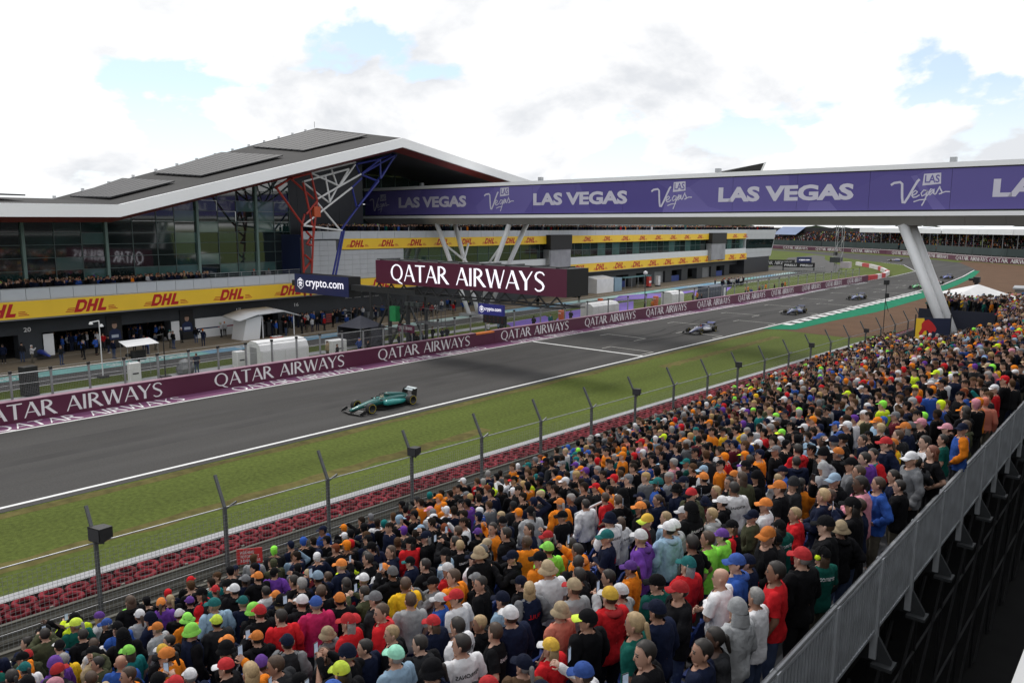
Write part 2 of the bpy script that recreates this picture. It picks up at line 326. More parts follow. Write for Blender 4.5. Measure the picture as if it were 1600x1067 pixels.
# debris fence on the pit wall
pf = empty('pit_wall_fence', (-56.0, 0, 0)); tag(pf, 'see-through steel mesh fence on grey posts standing behind the maroon wall', 'fence')
post_me = MB().bb(-.06, .06, -.06, .06, 0, 2.95).mesh('post'); post_me.materials.append(M_steel)
cap_me = MB().bb(-.09, .09, -.09, .09, 2.952, 3.12).mesh('post_cap'); cap_me.materials.append(M_black)
yy = -1.0
while yy < 188:
    p = inst('post', post_me, pf, (0, yy, 0)); inst('post_cap', cap_me, p); yy += 2.36 if yy < 60 else 4.72
def netting(name, pitch, wire, col):
    m = bpy.data.materials.new(name); m.use_nodes = True; t = m.node_tree; b = t.nodes['Principled BSDF']; b.inputs['Base Color'].default_value = (*col, 1); b.inputs['Roughness'].default_value = .6
    tc = t.nodes.new('ShaderNodeTexCoord'); sp = t.nodes.new('ShaderNodeSeparateXYZ'); t.links.new(tc.outputs['Object'], sp.inputs[0]); acc = None
    for ax in (1, 2):
        a = t.nodes.new('ShaderNodeMath'); a.operation = 'MODULO'; a.inputs[1].default_value = pitch; ab = t.nodes.new('ShaderNodeMath'); ab.operation = 'ADD'; ab.inputs[1].default_value = 1000 * pitch
        t.links.new(sp.outputs[ax], ab.inputs[0]); t.links.new(ab.outputs[0], a.inputs[0])
        c = t.nodes.new('ShaderNodeMath'); c.operation = 'LESS_THAN'; c.inputs[1].default_value = wire; t.links.new(a.outputs[0], c.inputs[0])
        if acc is None: acc = c
        else:
            mm = t.nodes.new('ShaderNodeMath'); mm.operation = 'MAXIMUM'; t.links.new(acc.outputs[0], mm.inputs[0]); t.links.new(c.outputs[0], mm.inputs[1]); acc = mm
    tr = t.nodes.new('ShaderNodeBsdfTransparent'); ms = t.nodes.new('ShaderNodeMixShader'); t.links.new(acc.outputs[0], ms.inputs[0]); t.links.new(tr.outputs[0], ms.inputs[1]); t.links.new(b.outputs[0], ms.inputs[2])
    t.links.new(ms.outputs[0], t.nodes['Material Output'].inputs[0]); return m
M_net = netting('fence_mesh', .10, .006, (.3, .31, .32)); M_net2 = netting('fence_mesh_wide', .12, .009, (.28, .29, .29))
MB().poly([(0, -1, 1.4), (0, 188, 1.4), (0, 188, 2.9), (0, -1, 2.9)]).build('mesh_panel', M_net, pf)
mb = MB(); mb.tube((0, -1, 2.9), (0, 188, 2.9), .03, n=6); mb.tube((0, -1, 2.2), (0, 188, 2.2), .015, n=5); mb.build('top_rail', M_steel, pf)

# ================================================================== PIT LANE (runs with the building, slightly askew to the track)
BK = math.atan(0.05); B0 = (-78.5, 20.0, 0.0)
def bw(w_, u, z=0.0): return (B0[0] - math.sin(BK) * u + math.cos(BK) * w_, B0[1] + math.cos(BK) * u + math.sin(BK) * w_, z)
def strip(name, w0, w1, u0, u1, z, m): return sheet(name, [bw(w0, u0)[:2], bw(w1, u0)[:2], bw(w1, u1)[:2], bw(w0, u1)[:2]], z, m)
strip('pit_apron', -9, 6.2, -70, 198, .010, M_tan)
strip('pit_lane', 6.2, 12.6, -70, 205, .009, M_asph2)
u = -60; k = 0; rs = random.Random(5)
while u < 190:
    L = rs.uniform(9, 22); strip('pit_line_paint', 6.25, 8.7, u, min(u + L, 192), .016, (M_teal, M_blue, mat('pale_teal', (0.42, 0.60, 0.58), .7, .15, .4))[k % 3]); u += L; k += 1
LTs = [font_mesh(s, length=7.5, height=1.3, bold=.01) for s in ('BRITISH GRAND PRIX', 'SILVERSTONE', 'FORMULA 1')]
for me in LTs: me.materials.append(M_letter)
pl = empty('pit_lane_lettering'); tag(pl, 'white event lettering painted along the teal pit lane strip', 'lettering'); pl.location = bw(0, 0); pl.rotation_euler = (0, 0, BK)
for k, u in enumerate(range(-8, 180, 13)):
    t = inst('lettering', LTs[k % 3], pl); frame(t, (6.75 + .0, u + 2, .021), (0, 1, 0), (-1, 0, 0)); t.location.x = 8.2
line('pit_line', [bw(4.4, -60)[:2], bw(4.4, 195)[:2]], .15, .015); line('pit_line', [bw(-1.0, -60)[:2], bw(-1.0, 195)[:2]], .12, .015, M_oldpaint)
line('pit_line', [bw(12.4, -60)[:2], bw(12.4, 195)[:2]], .15, .015)
sheet('pit_entry_road', [bw(6.2, 190)[:2], bw(12.6, 190)[:2], (-72, 222), (-84, 262), (-104, 305), (-116, 340), (-124, 352), (-121, 312), (-104, 262), (-95, 228), bw(-4, 190)[:2]], .0095, M_asph2)
strip('service_path', 15.5, 17.0, -60, 60, .008, M_conc)
for q in ([(-61.7, 80), (-61.2, 98.5), (-69, 111), (-67.4, 89.3)], [(-71.5, 108), (-68.5, 122), (-71, 140), (-76, 117.4)], [(-66, 126), (-66, 140), (-70.5, 152), (-70, 134)], [(-60.0, 70), (-60.5, 79), (-66.5, 84), (-65, 74)]):
    struct(MB().poly([(x, y, .03) for x, y in q]).build('purple_ground_advert', M_purple))

# ================================================================== TYRE WALL, GUARD RAILS, CATCH FENCE
M_tyre = mat('red_painted_tyre', (0.17, 0.019, 0.027), 0.75, 0.4, 5.0, spec=.08, bump=.4, bscale=25, fine=(14, .25), rnd=.35)
tb = empty('tyre_barrier', (-25.95, 7, 0)); tag(tb, 'double row of red painted tyres stacked beside the grass verge', 'tyre barrier')
def torus(R_, r_, n, m_, z=0):
    mb = MB(); vs = []; fs = []
    for i in range(n):
        a = 2 * PI * i / n
        for j in range(m_):
            b = 2 * PI * j / m_; q = R_ + r_ * math.cos(b); vs.append((q * math.cos(a), q * math.sin(a), z + r_ * .95 * math.sin(b)))
    fs = [(i * m_ + j, ((i + 1) % n) * m_ + j, ((i + 1) % n) * m_ + (j + 1) % m_, i * m_ + (j + 1) % m_) for i in range(n) for j in range(m_)]
    return mb.add(vs, fs)
ty_me = torus(.275, .088, 18, 8).mesh('tyre', True); ty_me.materials.append(M_tyre)
rs = random.Random(11); low = MB(); holes = MB(); nt_ = 0
lowt = torus(.272, .095, 12, 6)
for i in range(-4, 122):
    for r_ in (0, 1):
        yy = i * .745 + (.37 if r_ else 0); xx = r_ * .66 + .04 * yy + rs.uniform(-.03, .03); zz = .88 + rs.uniform(-.02, .02)
        if nt_ < 300 and yy < 92:
            t = inst('tyre', ty_me, tb, (xx, yy, zz), rs.uniform(0, 6)); t.rotation_euler = (rs.uniform(-.05, .05), rs.uniform(-.05, .05), rs.uniform(0, 6)); nt_ += 1
        holes.add([(xx + .2 * math.cos(PI * q / 4), yy + .2 * math.sin(PI * q / 4), .80) for q in range(8)], [tuple(range(8))])  # black disc in each hole stands in for the shaded inside of the stack
        for k in range(3):
            ox, oy = rs.uniform(-.03, .03), rs.uniform(-.03, .03); low.add([(x + xx + ox, y + yy + oy, z + .13 + k * .245) for x, y, z in lowt.v], lowt.f)
stuff(low.build('lower_tyres', M_tyre, tb, True)); stuff(holes.build('tyre_hole_shade', M_black, tb))
nb = MB(); nb.poly([(-.42 + .04 * -3, -3, 0), (-.42 + .04 * 90, 90, 0), (-.42 + .04 * 90, 90, .92), (-.42 + .04 * -3, -3, .92)], (-.03, 0, 0)); nb.build('conveyor_belt', mat('black_belt', (0.03, 0.025, 0.028), .7, .2, 2), tb)
M_rail = mat('weathered_rail', (0.125, 0.118, 0.095), 0.65, 0.25, 1.5, stretch=(1, .3, 3))
for xo, zs, nm in ((-24.62, (.28, .58, .88), 'steel guard rail of three beams directly behind the red tyres'), (-23.35, (.35, .66), 'low twin-beam guard rail between catch fence and front row of crowd')):
    gr = empty('guard_rail', (xo, 7, 0)); tag(gr, nm, 'guard rail')
    prof = [(0, -.15), (.05, -.12), (.0, -.04), (.0, .04), (.05, .12), (0, .15), (-.02, .15), (-.02, -.15)]
    for z0 in zs:
        rings = [[(p[0] + .04 * yy, yy, z0 + p[1]) for p in prof] for yy in [-14 + 4.2 * i for i in range(26)]]
        MB().loft(rings).build('beam', M_rail, gr)
    pm = MB().bb(-.10, -.03, -.05, .05, 0, zs[-1] + .2).mesh('post'); pm.materials.append(M_rail)
    for i in range(52): inst('post', pm, gr, (.04 * (-14 + 2.05 * i), -14 + 2.05 * i, 0))
cf = empty('catch_fence', (-24.0, 8.5, 0)); tag(cf, 'tall wire catch fence with cranked dark steel posts in front of the crowd', 'fence')
M_post = mat('fence_post_steel', (0.10, 0.105, 0.11), 0.5, 0.2, 3.0, metal=.4)
pm = MB(); pm.bb(-.055, .055, -.055, .055, 0, 2.95); pm.bar((0, 0, 2.93), (-.55, 0, 3.95), .09, .09); pm.bar((0, .0, 2.85), (.0, .45, 3.02), .05, .05); pm = pm.mesh('post'); pm.materials.append(M_post)
FY = [-4.1 + 4.08 * i for i in range(-1, 26)]
for yy in FY: inst('post', pm, cf, (.045 * yy, yy, 0))
mb = MB()
for z0, rr in ((2.92, .022), (1.9, .010), (.95, .010)): mb.tube((.045 * -12, -12, z0), (.045 * 100, 100, z0), rr, n=6)
mb.build('cable', M_steel, cf)
ne = MB().poly([(-.02, -14, .3), (.045 * 114, 100, .3), (.045 * 114, 100, 2.9), (-.02, -14, 2.9)]).build('wire_mesh', M_net2, cf)
SPK = [(1, 'loudspeaker box on the fence post nearest the bottom left corner'), (4, 'loudspeaker box on a fence post beside the red tyres, left of centre'), (8, 'loudspeaker box on a fence post in mid picture below the green car'), (11, 'loudspeaker box on a fence post right of the picture centre'), (14, 'loudspeaker box on a fence post near the gravel trap'), (17, 'farthest small loudspeaker box on the catch fence')]
for i, lb in SPK:
    yy = FY[i + 1]; s = empty('loudspeaker', (-24.0 + .045 * yy + .02, 8.5 + yy + .12, 2.95), .25); tag(s, 'black ' + lb, 'loudspeaker', 'loudspeakers along the catch fence')
    hs = 1.0 if i == 1 else .78
    MB().loft([[(-.28 * hs, -.17, 0), (.28 * hs, -.17, 0), (.2 * hs, .3, .06), (-.2 * hs, .3, .06)], [(-.28 * hs, -.19, .46 * hs), (.28 * hs, -.19, .46 * hs), (.2 * hs, .3, .4 * hs), (-.2 * hs, .3, .4 * hs)]]).build('cabinet', M_black, s)
    MB().bb(-.25 * hs, .25 * hs, -.205, -.195, .04, .42 * hs).build('grille', mat('speaker_grille', (.03, .03, .034), .8, .2, 20), s)
    MB().tube((0, .1, -.14), (0, .1, .02), .03).build('bracket', M_post, s)
ws = empty('warning_sign', (-23.3, 13.1, 0)); tag(ws, 'small red warning sign with white lines of text on the guard rail', 'sign')
MB().box((0, 0, 1.15), (.03, .85, .55), rz=-.6).build('board', mat('red_sign', (.5, .03, .03), .5, .05, 2), ws)
wl = font_mesh('WARNING\nMOTORSPORT\nIS DANGEROUS', length=.66, height=.4); wl.materials.append(M_letter)
t = inst('lettering', wl, ws); frame(t, (.02 - .33 * math.sin(.6) - .0, -.33 * math.cos(.6), .95), (math.sin(.6), math.cos(.6), 0), (0, 0, 1)); t.location.x += .02
MB().bb(-.03, .03, -.03, .03, 0, 1).build('stake', M_post, ws)

# ================================================================== PIT BUILDING
bd = empty('pit_building', B0, BK); tag(bd, 'long pit building with garages, yellow bands, glass front and swooping white edged roof', 'building')
M_yel = mat('yellow_band', (0.95, 0.61, 0.04), 0.5, 0.04, 0.5)
M_red = mat('red_print', (0.50, 0.008, 0.012), 0.5, 0.05, 2.0)
M_panel = mat('pale_panel', (0.56, 0.59, 0.63), 0.45, 0.06, 0.6)
M_tile = mat('grey_tile', (0.50, 0.515, 0.54), 0.4, 0.05, 0.8)
M_clad = mat('charcoal_cladding', (0.024, 0.027, 0.034), 0.45, 0.15, 0.5)
M_gar = mat('garage_grey', (0.030, 0.035, 0.042), 0.5, 0.15, 0.6)
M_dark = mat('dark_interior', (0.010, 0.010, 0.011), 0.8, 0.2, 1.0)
M_roof = mat('roof_grey', (0.034, 0.033, 0.033), 0.8, 0.15, 0.4, spec=.15, stretch=(1, .3, 1))
M_fascia = mat('white_fascia', (0.92, 0.925, 0.93), 0.45, 0.03, 0.2)
M_dred = mat('dark_red_trim', (0.16, 0.012, 0.012), 0.5, 0.1, 1.0)
M_navy = mat('navy_panel', (0.012, 0.022, 0.075), 0.4, 0.1, 1.0)
def glass(name, col, rough=.04, spec=.6):
    m = mat(name, col, rough, .35, .35, spec=spec); m.node_tree.nodes['Principled BSDF'].inputs['IOR'].default_value = 2.1; return m
M_gl = [glass('tinted_glass', (0.008, 0.018, 0.018)), glass('green_glass', (0.016, 0.045, 0.042)), glass('pale_glass', (0.07, 0.15, 0.14), .08)]  # pale panes: some as blinds, others with sky reflection put into the colour
M_mull = mat('mullion', (0.09, 0.13, 0.125), .4, .1, 2)
M_col = mat('glass_column', (0.20, 0.30, 0.27), .4, .1, 2)
rs = random.Random(21)
def part(name, m, *boxes, parent=bd):
    mb = MB()
    for b in boxes: mb.bb(*b)
    return mb.build(name, m, parent)
U0, U1 = -45, 176
for a, b in ((U0, -4), (3.4, 5.4), (11.3, 12.9), (18, 28.4), (31.6, 92)): part('garage_pier', M_gar, (-3.2, -2, a, b, 0, 4))
for a, b in ((5.4, 11.3), (12.9, 18), (-4, 3.4), (28.4, 31.6)): part('garage_lintel', M_gar, (-3.2, -2.01, a + .001, b - .001, 2.28, 4))
u = 92.0
while u < 175:
    part('garage_pier', M_gar, (-3.2, -2, u, u + 3.2, 0, 4)); part('garage_lintel', M_gar, (-3.2, -2.01, u + 3.201, u + 8.299, 2.6, 4)); u += 8.3
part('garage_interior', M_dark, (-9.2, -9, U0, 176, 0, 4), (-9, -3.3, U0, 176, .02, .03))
mb = MB(); k = 0; u = 95.2
while u < 170:
    if k % 3 == 1: part('garage_door', mat('shutter_grey', (.22, .23, .24), .5, .1, 1), *[(-2.6, -2.5 - .03 * (j % 2), u, u + 5.1, j * .26, j * .26 + .25) for j in range(10)])
    elif k % 3 == 2: part('blue_screen', mat('blue_cover', (.03, .06, .25), .6, .1, 1), (-2.45, -2.4, u + .6, u + 4.6, 0, 1.3))
    u += 8.3; k += 1
part('ceiling_soffit', mat('soffit_grey', (.20, .20, .21), .6, .08, .6), (-3.2, .12, U0, U1, 3.86, 3.99))
part('terrace_slab', M_panel, (-9.5, -.06, U0, 34, 5.55, 5.66), (-14, -.06, 34, 198, 10.7, 10.84))
band = part('lower_yellow_band', M_yel, (-.12, .16, U0, U1, 4.0, 5.55))
band2 = part('upper_yellow_band', M_yel, (-.1, .16, 39.9, 84.4, 9.4, 10.75), (-.1, .16, 91, 151.4, 9.4, 10.75), (-.1, .16, 160, 175, 9.4, 10.75))
dm = MB()
dh = MB()
for k, (pts, wd) in enumerate((([(.15, 0), (.15, 1)], .3), ([(.02, .87), (.6, .87), (.82, .70), (.82, .3), (.6, .13), (.02, .13)], .26), ([(1.18, 0), (1.18, 1)], .3), ([(1.74, 0), (1.74, 1)], .3), ([(1.2, .5), (1.72, .5)], .22), ([(2.2, 0), (2.2, 1)], .3), ([(2.06, .13), (2.82, .13)], .26))): ribbon(dh, pts, wd, .0007 * k)
dm.add([(.62 + x * .86 + .36 * y, y * 1.02, z) for x, y, z in dh.v], dh.f)
for j in range(3):
    zz = .06 + j * .13; dm.add([(.0 + j * .09, zz, 0), (.62 + j * .05, zz, 0), (.64 + j * .05, zz + .06, 0), (.02 + j * .09, zz + .06, 0)], [(0, 1, 2, 3)])
    dm.add([(3.28 - j * .0, zz, 0), (4.0 - j * .12, zz, 0), (4.02 - j * .12, zz + .06, 0), (3.3, zz + .06, 0)], [(0, 1, 2, 3)])
DHL = dm.mesh('logo_print'); DHL.materials.append(M_red)
for u in (-14.2, -6.4, .2 - .9, 7.2, 14.6, 22.3, 30.1, 38, 44.5):
    t = inst('logo_print', DHL, band); frame(t, (.166, u - .4, 4.19), (0, 1, 0), (0, 0, 1)); t.scale = (1.2, 1.16, 1)
u = 92.6
while u < 174:
    t = inst('logo_print', DHL, band); frame(t, (.166, u, 4.2), (0, 1, 0), (0, 0, 1)); t.scale = (1.3, 1.13, 1); u += 7.1
u = 40.6
while u < 174:
    if not (80.5 < u < 91 or 147.5 < u < 160):
        t = inst('logo_print', DHL, band2); frame(t, (.166, u, 9.66), (0, 1, 0), (0, 0, 1)); t.scale = (.95, .85, 1)
    u += 5.35 if u < 84 else 7.0
# parapets
pp = MB().bb(-.05, .05, -.99, .99, 5.67, 6.66).mesh('parapet_panel'); pp.materials.append(M_panel)
for k in range(-18, 17): inst('parapet_panel', pp, bd, (0, k * 2.02 + .6, 0))
part('handrail', M_steel, (-.08, .08, U0, 33.5, 6.665, 6.74), (-.35, -.29, 21, 33.8, 7.15, 7.2), (-.35, -.29, 21, 33.8, 6.9, 6.93), *[(-.35, -.3, 21 + 1.6 * i, 21.05 + 1.6 * i, 6.67, 7.15) for i in range(8)])
pp2 = MB().bb(-.05, .1, -1.48, 1.48, 10.76, 11.62).mesh('parapet_panel'); pp2.materials.append(M_panel)
for k in range(47): inst('parapet_panel', pp2, bd, (0, 35.5 + k * 3.02, 0))
part('top_parapet_cap', M_white, (-.1, .14, 34, 177, 11.625, 11.70))
# left glass front behind the terrace
def soff(u): return 12.45 if u < 10 else 12.45 + (u - 10) * .249
cols = [-30, -20, -12, -7, -4.5, -2.2, 0, 2.6, 5.16, 7.93, 10.47, 12.83, 15.58, 18.2, 20.22, 22.85, 25.45, 27.84, 30.42, 32.93, 35.2]
zs = [5.68, 6.9, 8.0, 9.22, 10.46, 11.6, 12.8, 14.0, 15.2, 16.4, 17.6, 18.6]
for a, b in zip(cols[:-1], cols[1:]):
    for z0, z1 in zip(zs[:-1], zs[1:]):
        top = min(z1, soff((a + b) / 2) + .5)
        if top - z0 < .25: continue
        r_ = rs.random(); m = M_gl[2] if (r_ < .13 or (z0 < 8 and 13 < a < 31 and r_ < .6)) else (M_gl[1] if r_ < .4 else M_gl[0])
        o = part('pane', m, (-4.06, -4.0, a + .04, b - .04, z0 + .03, top - .03)); o.location = (0, 0, 0); o.rotation_euler = (0, rs.uniform(-.0015, .0015), rs.uniform(-.002, .002))
for i, a in enumerate(cols):
    if i in (8, 11, 15, 18, 5): part('glass_column', M_col, (-4.3, -3.7, a - .14, a + .14, 5.67, soff(a) + .3))
    else: part('mullion', M_mull, (-4.05, -3.93, a - .035, a + .035, 5.67, soff(a) + .4))
mb = MB()
for z0 in zs[1:-1]:
    u_s = U0 if z0 < 12.4 else 10 + (z0 - 12.45) / .249
    mb.bb(-4.05, -3.95, u_s, 35.2, z0 - .03, z0 + .03)
mb.build('transom', M_mull, bd)
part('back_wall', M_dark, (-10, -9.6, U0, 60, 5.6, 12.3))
# dark clad block with coloured trusses, tiled wall, gable glass
mb = MB()
mb.poly([(-4, 35.3, 5.6), (-4, 47.2, 5.6), (-4, 47.2, 21.3), (-4, 35.3, 18.4)], (-.4, 0, 0)); mb.bb(-13.8, -4.4, 46.8, 47.2, 11.2, 22.6); mb.build('clad_block', M_clad, bd)
for k in range(5): part('cladding_seam', mat('seam', (.05, .055, .065), .4, .1, 1), (-4, -3.97, 36.5 + k * 2.2, 36.54 + k * 2.2, 11.7, 18.4 + k * .4))
part('navy_fin', M_navy, (-4.2, -.4, 33.9, 35.3, 5.67, 11.3))
tp = {}
u = 35.3
while u < 50.7:
    z0 = 5.6
    while z0 < 9.3 or (z0 < 10.7 and u < 39.8):
        z1 = min(z0 + .62, 9.38 if u >= 39.0 else 10.74)
        if z1 - z0 > .2: part('tile', M_tile, (-.3, rs.uniform(-.006, .006), u + .012, min(u + 1.28, 50.8) - .012, z0 + .012, z1 - .012))
        z0 += .62
    u += 1.28
part('tile_backing', mat('tile_joint', (.2, .21, .22), .6, .05, 1), (-.5, -.12, 34, 50.8, 5.57, 10.74), (-.5, -.12, 34, 39.9, 4.0, 11.0))
gcols = [47.3, 50, 53, 56, 59, 62, 65, 68, 71, 74, 77, 80, 83, 86, 89, 92]
for a, b in zip(gcols[:-1], gcols[1:]):
    ztop = 24.2 - max(0, (a + b) / 2 - 55) * .15
    for z0 in (11.2, 13.4, 15.6, 17.8, 20.0, 22.2):
        z1 = min(z0 + 2.2, ztop)
        if z1 - z0 > .3: part('pane', M_gl[rs.choice((0, 1, 1))], (-13.4, -13.3, a + .05, b - .05, z0 + .04, z1 - .04))
    part('mullion', M_col if gcols.index(a) % 3 == 1 else M_mull, (-13.4, -13.2, a - .06, a + .06, 11.2, ztop))
# right hand glass band, white band, terrace glass
u = 50.85; pg = {}
pgm = [MB().bb(-.62, -.5, .04, 2.66, 6.9, 9.36).mesh('pane') for _ in range(3)]
for me, m in zip(pgm, M_gl): me.materials.append(m)
while u < 174:
    if not (84 < u + 1.3 < 91 or 151 < u + 1.3 < 160): inst('pane', pgm[rs.choice((0, 0, 1, 1, 1, 2))], bd, (0, u, 0))
    u += 2.7
mb = MB(); u = 50.85
while u < 175: mb.bb(-.62, -.44, u - .04, u + .03, 6.88, 9.38); u += 2.7
mb.bb(-.6, -.46, 50.8, 175, 8.1, 8.16); mb.build('mullion', M_mull, bd)
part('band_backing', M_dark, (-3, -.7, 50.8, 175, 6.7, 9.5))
wp = MB().bb(-.3, .06, .012, 4.49, 5.57, 6.86).mesh('white_panel'); wp.materials.append(mat('white_band_panel', (.70, .72, .73), .45, .04, .5))
for k in range(28): inst('white_panel', wp, bd, (0, 50.8 + k * 4.45, 0))
tg = MB().bb(-7.1, -7, .04, 3.9, 11.16, 13.5).mesh('pane'); tg.materials.append(M_gl[1]); tg2 = MB().bb(-7.1, -7, .04, 3.9, 11.16, 13.5).mesh('pane'); tg2.materials.append(M_gl[2])
for k in range(5, 33): inst('pane', tg2 if (k > 17 and k % 5) else tg, bd, (0, 45 + 4 * k, 0))
part('terrace_roof', M_clad, (-14, -6.4, 64.5, 110, 13.52, 13.8)); part('terrace_roof', M_white, (-14, -6.6, 110, 177, 13.52, 13.66))
for a, b in ((84.4, 91.0), (151.4, 160.0)):
    part('screen_housing', M_black, (-.4, 1.1, a, b, 8.42, 10.95)); sc_ = part('screen', mat('grey_screen', (.30, .30, .33), .4, .25, .6), (-.4, .9, a + .2, b - .2, 4.5, 8.40))
    part('screen_frame', M_steel, (-.42, .8, a - .05, a + .18, 4.3, 8.4), (-.42, .8, b - .18, b + .05, 4.3, 8.4), parent=sc_)
# the far end block, its end leaning out
mb = MB(); mb.poly([(.02, 175.1, 4.3), (.02, 194.4, 4.3), (.02, 198, 11.65), (.02, 175.1, 11.65)], (-14, 0, 0)); mb.build('end_block', mat('end_white', (.50, .52, .54), .4, .05, .5), bd)
mb = MB(); mb.poly([(.06, 175.4, 6.75), (.06, 195, 6.55), (.06, 196.4, 9.05), (.06, 175.4, 9.2)], (-.02, 0, 0)); mb.build('dark_window', M_gl[0], bd)
part('end_base', M_clad, (-12, -.1, 175.2, 193.6, 0, 4.28))
for k, z0 in enumerate((4.32, 5.5, 9.3, 10.4)): part('panel_seam', mat('seam_grey', (.28, .29, .3), .5, .05, 1), (.022, .04, 175.2, 194.2 + .5 * k, z0, z0 + .03))
# roof
FR = [(6, -45, 13.75), (6, 9.75, 14.2), (6, 45.2, 23.2), (6, 98, 15.4)]
BR = [(-17, -45, 15.1), (-7.6, 9.6, 15.0), (-24, 55.5, 27.6), (-24, 104, 20.2)]
RD = [(-34, -45, 13.5), (-34, 12, 13.5), (-40, 60, 24), (-40, 104, 17)]
mb = MB()
for i in range(3):
    mb.add([FR[i], FR[i + 1], BR[i + 1], BR[i]], [(0, 1, 2, 3)]); mb.add([BR[i], BR[i + 1], RD[i + 1], RD[i]], [(0, 1, 2, 3)])
roof = mb.build('roof', M_roof, bd)
mb = MB()
for i in range(3):
    a, b = Vector(FR[i]), Vector(FR[i + 1]); dz = Vector((0, 0, -1.12)); q = Vector((-.5, 0, 0)); n_ = Vector((.02, 0, .02))
    mb.poly([a + n_, b + n_, b + n_ + dz, a + n_ + dz], q)
mb.build('fascia', M_fascia, roof)
mb = MB(); mb2 = MB()
for i in range(3):
    a, b = Vector(FR[i]) + Vector((-.25, 0, -1.13)), Vector(FR[i + 1]) + Vector((-.25, 0, -1.13)); q = Vector((-1.4, 0, -.42))
    mb.add([a, b, b + q, a + q], [(0, 1, 2, 3)]); a2, b2 = a + q + Vector((-.01, 0, 0)), b + q + Vector((-.01, 0, 0)); e = Vector((-20, 0, 1.2)); mb2.add([a2, b2, b2 + e, a2 + e], [(0, 1, 2, 3)])
mb.build('red_trim', M_dred, roof); mb2.build('soffit', mat('dark_soffit', (.035, .036, .04), .6, .1, .5), roof)
for k, q in enumerate(([(-6.1, 10.6, 15.0), (-10.9, 18.2, 17.3), (0.8, 18.0, 16.6), (1.9, 10.9, 14.75)], [(-9.5, 21.1, 18.0), (-16.3, 33.9, 21.6), (0.0, 31.8, 20.2), (1.0, 20.8, 17.3)], [(-15.3, 38.0, 22.6), (-20.0, 51.6, 26.4), (-1.4, 46.0, 23.9), (-0.9, 35.4, 21.1)], [(-13, -30, 15.3), (-13, 4, 15.3), (1, 4, 14.75), (1, -30, 14.75)])):
    A, B, C_, D_ = [Vector(p) + Vector((0, 0, .16)) for p in q]; n_ = 9
    for j in range(n_):                                # each strip of solar modules
        s0, s1 = j / n_ + .006, (j + 1) / n_ - .006
        MB().poly([A.lerp(D_, s0), B.lerp(C_, s0), B.lerp(C_, s1), A.lerp(D_, s1)], (0, 0, .12)).build('solar_strip', mat('solar_module', (.05, .05, .053), .6, .12, .5, spec=.15), roof)
mb = MB().tube((-20, 52, 27), (-20, 52, 27.9), .03); mb.build('aerial', M_dsteel, roof)
for k in range(14):
    p = Vector(BR[1]).lerp(Vector(BR[2]), k / 14); MB().box(p + Vector((.3, 0, .12)), (.25, .25, .3)).build('roof_anchor', M_white, roof)
# coloured steel trusses under the roof
RED = [(28.6, 16.5, 30.7, 17.7), (30.7, 17.7, 33.3, 18.4), (28.6, 16.5, 32.0, 12.4), (30.7, 17.7, 33.8, 15.5), (33.3, 18.4, 34.1, 15.2), (32.2, 17.3, 33.5, 11.5), (32.0, 12.4, 32.1, 4.2), (33.5, 12.4, 32.7, 4.2), (34.1, 15.2, 33.4, 11.3), (32.0, 12.4, 32.5, 13.7), (32.5, 13.7, 34.1, 15.2), (32.4, 11.7, 33.2, 11.0), (33.2, 11.0, 32.6, 10.2), (32.6, 10.2, 33.2, 10.1), (32.1, 9.0, 33.1, 8.2), (33.1, 8.2, 32.1, 7.2)]
WHI = [(33.4, 18.4, 40.3, 20.1), (32.3, 17.4, 39.0, 19.2), (33.4, 18.4, 37.5, 17.1), (32.3, 17.4, 36.1, 15.1), (34.2, 15.5, 40.9, 18.7), (32.0, 12.4, 39.4, 17.0), (36.6, 19.0, 37.4, 17.1), (35.4, 18.2, 36.0, 15.2), (40.0, 19.8, 37.6, 17.2), (37.4, 17.0, 36.1, 15.1), (39.0, 19.2, 37.5, 17.2), (32.0, 12.4, 37.7, 11.8), (34.2, 15.2, 37.7, 11.8)]
BLU = [(40.3, 19.9, 41.0, 18.7), (41.0, 18.7, 47.5, 21.8), (39.4, 17.0, 41.0, 18.2), (47.5, 21.8, 37.7, 11.8), (46.8, 21.5, 44.1, 18.3), (44.1, 20.7, 44.1, 18.3), (41.0, 18.7, 43.8, 18.0), (37.7, 11.8, 35.4, 4.3), (38.0, 11.8, 35.9, 4.3), (39.7, 16.9, 40.3, 14.7), (40.3, 14.7, 43.8, 18.0), (40.3, 19.9, 44.1, 20.7), (44.1, 20.7, 47.5, 21.8), (41.0, 18.7, 44.1, 20.7)]
for L, m, nm in ((RED, mat('red_steel', (.36, .03, .02), .4, .1, 2), 'red_truss'), (WHI, mat('white_steel', (.72, .72, .72), .4, .05, 2), 'white_truss'), (BLU, mat('blue_steel', (.02, .03, .22), .4, .1, 2), 'blue_truss')):
    g = None
    for k, (a, b, c, d) in enumerate(L):
        wv = 3.0 if k % 3 else 2.7
        o = MB().tube((wv, a, b), (wv, c, d), .13 if nm != 'white_truss' else .115, n=8).build(nm + '_member' if g else nm, m, g or bd)
        g = g or o
MB().bb(2.7, 3.2, 33.5, 34.4, 13.4, 14.6).build('orange_node_box', mat('orange_steel', (.5, .09, .03), .5, .1, 1), bd)
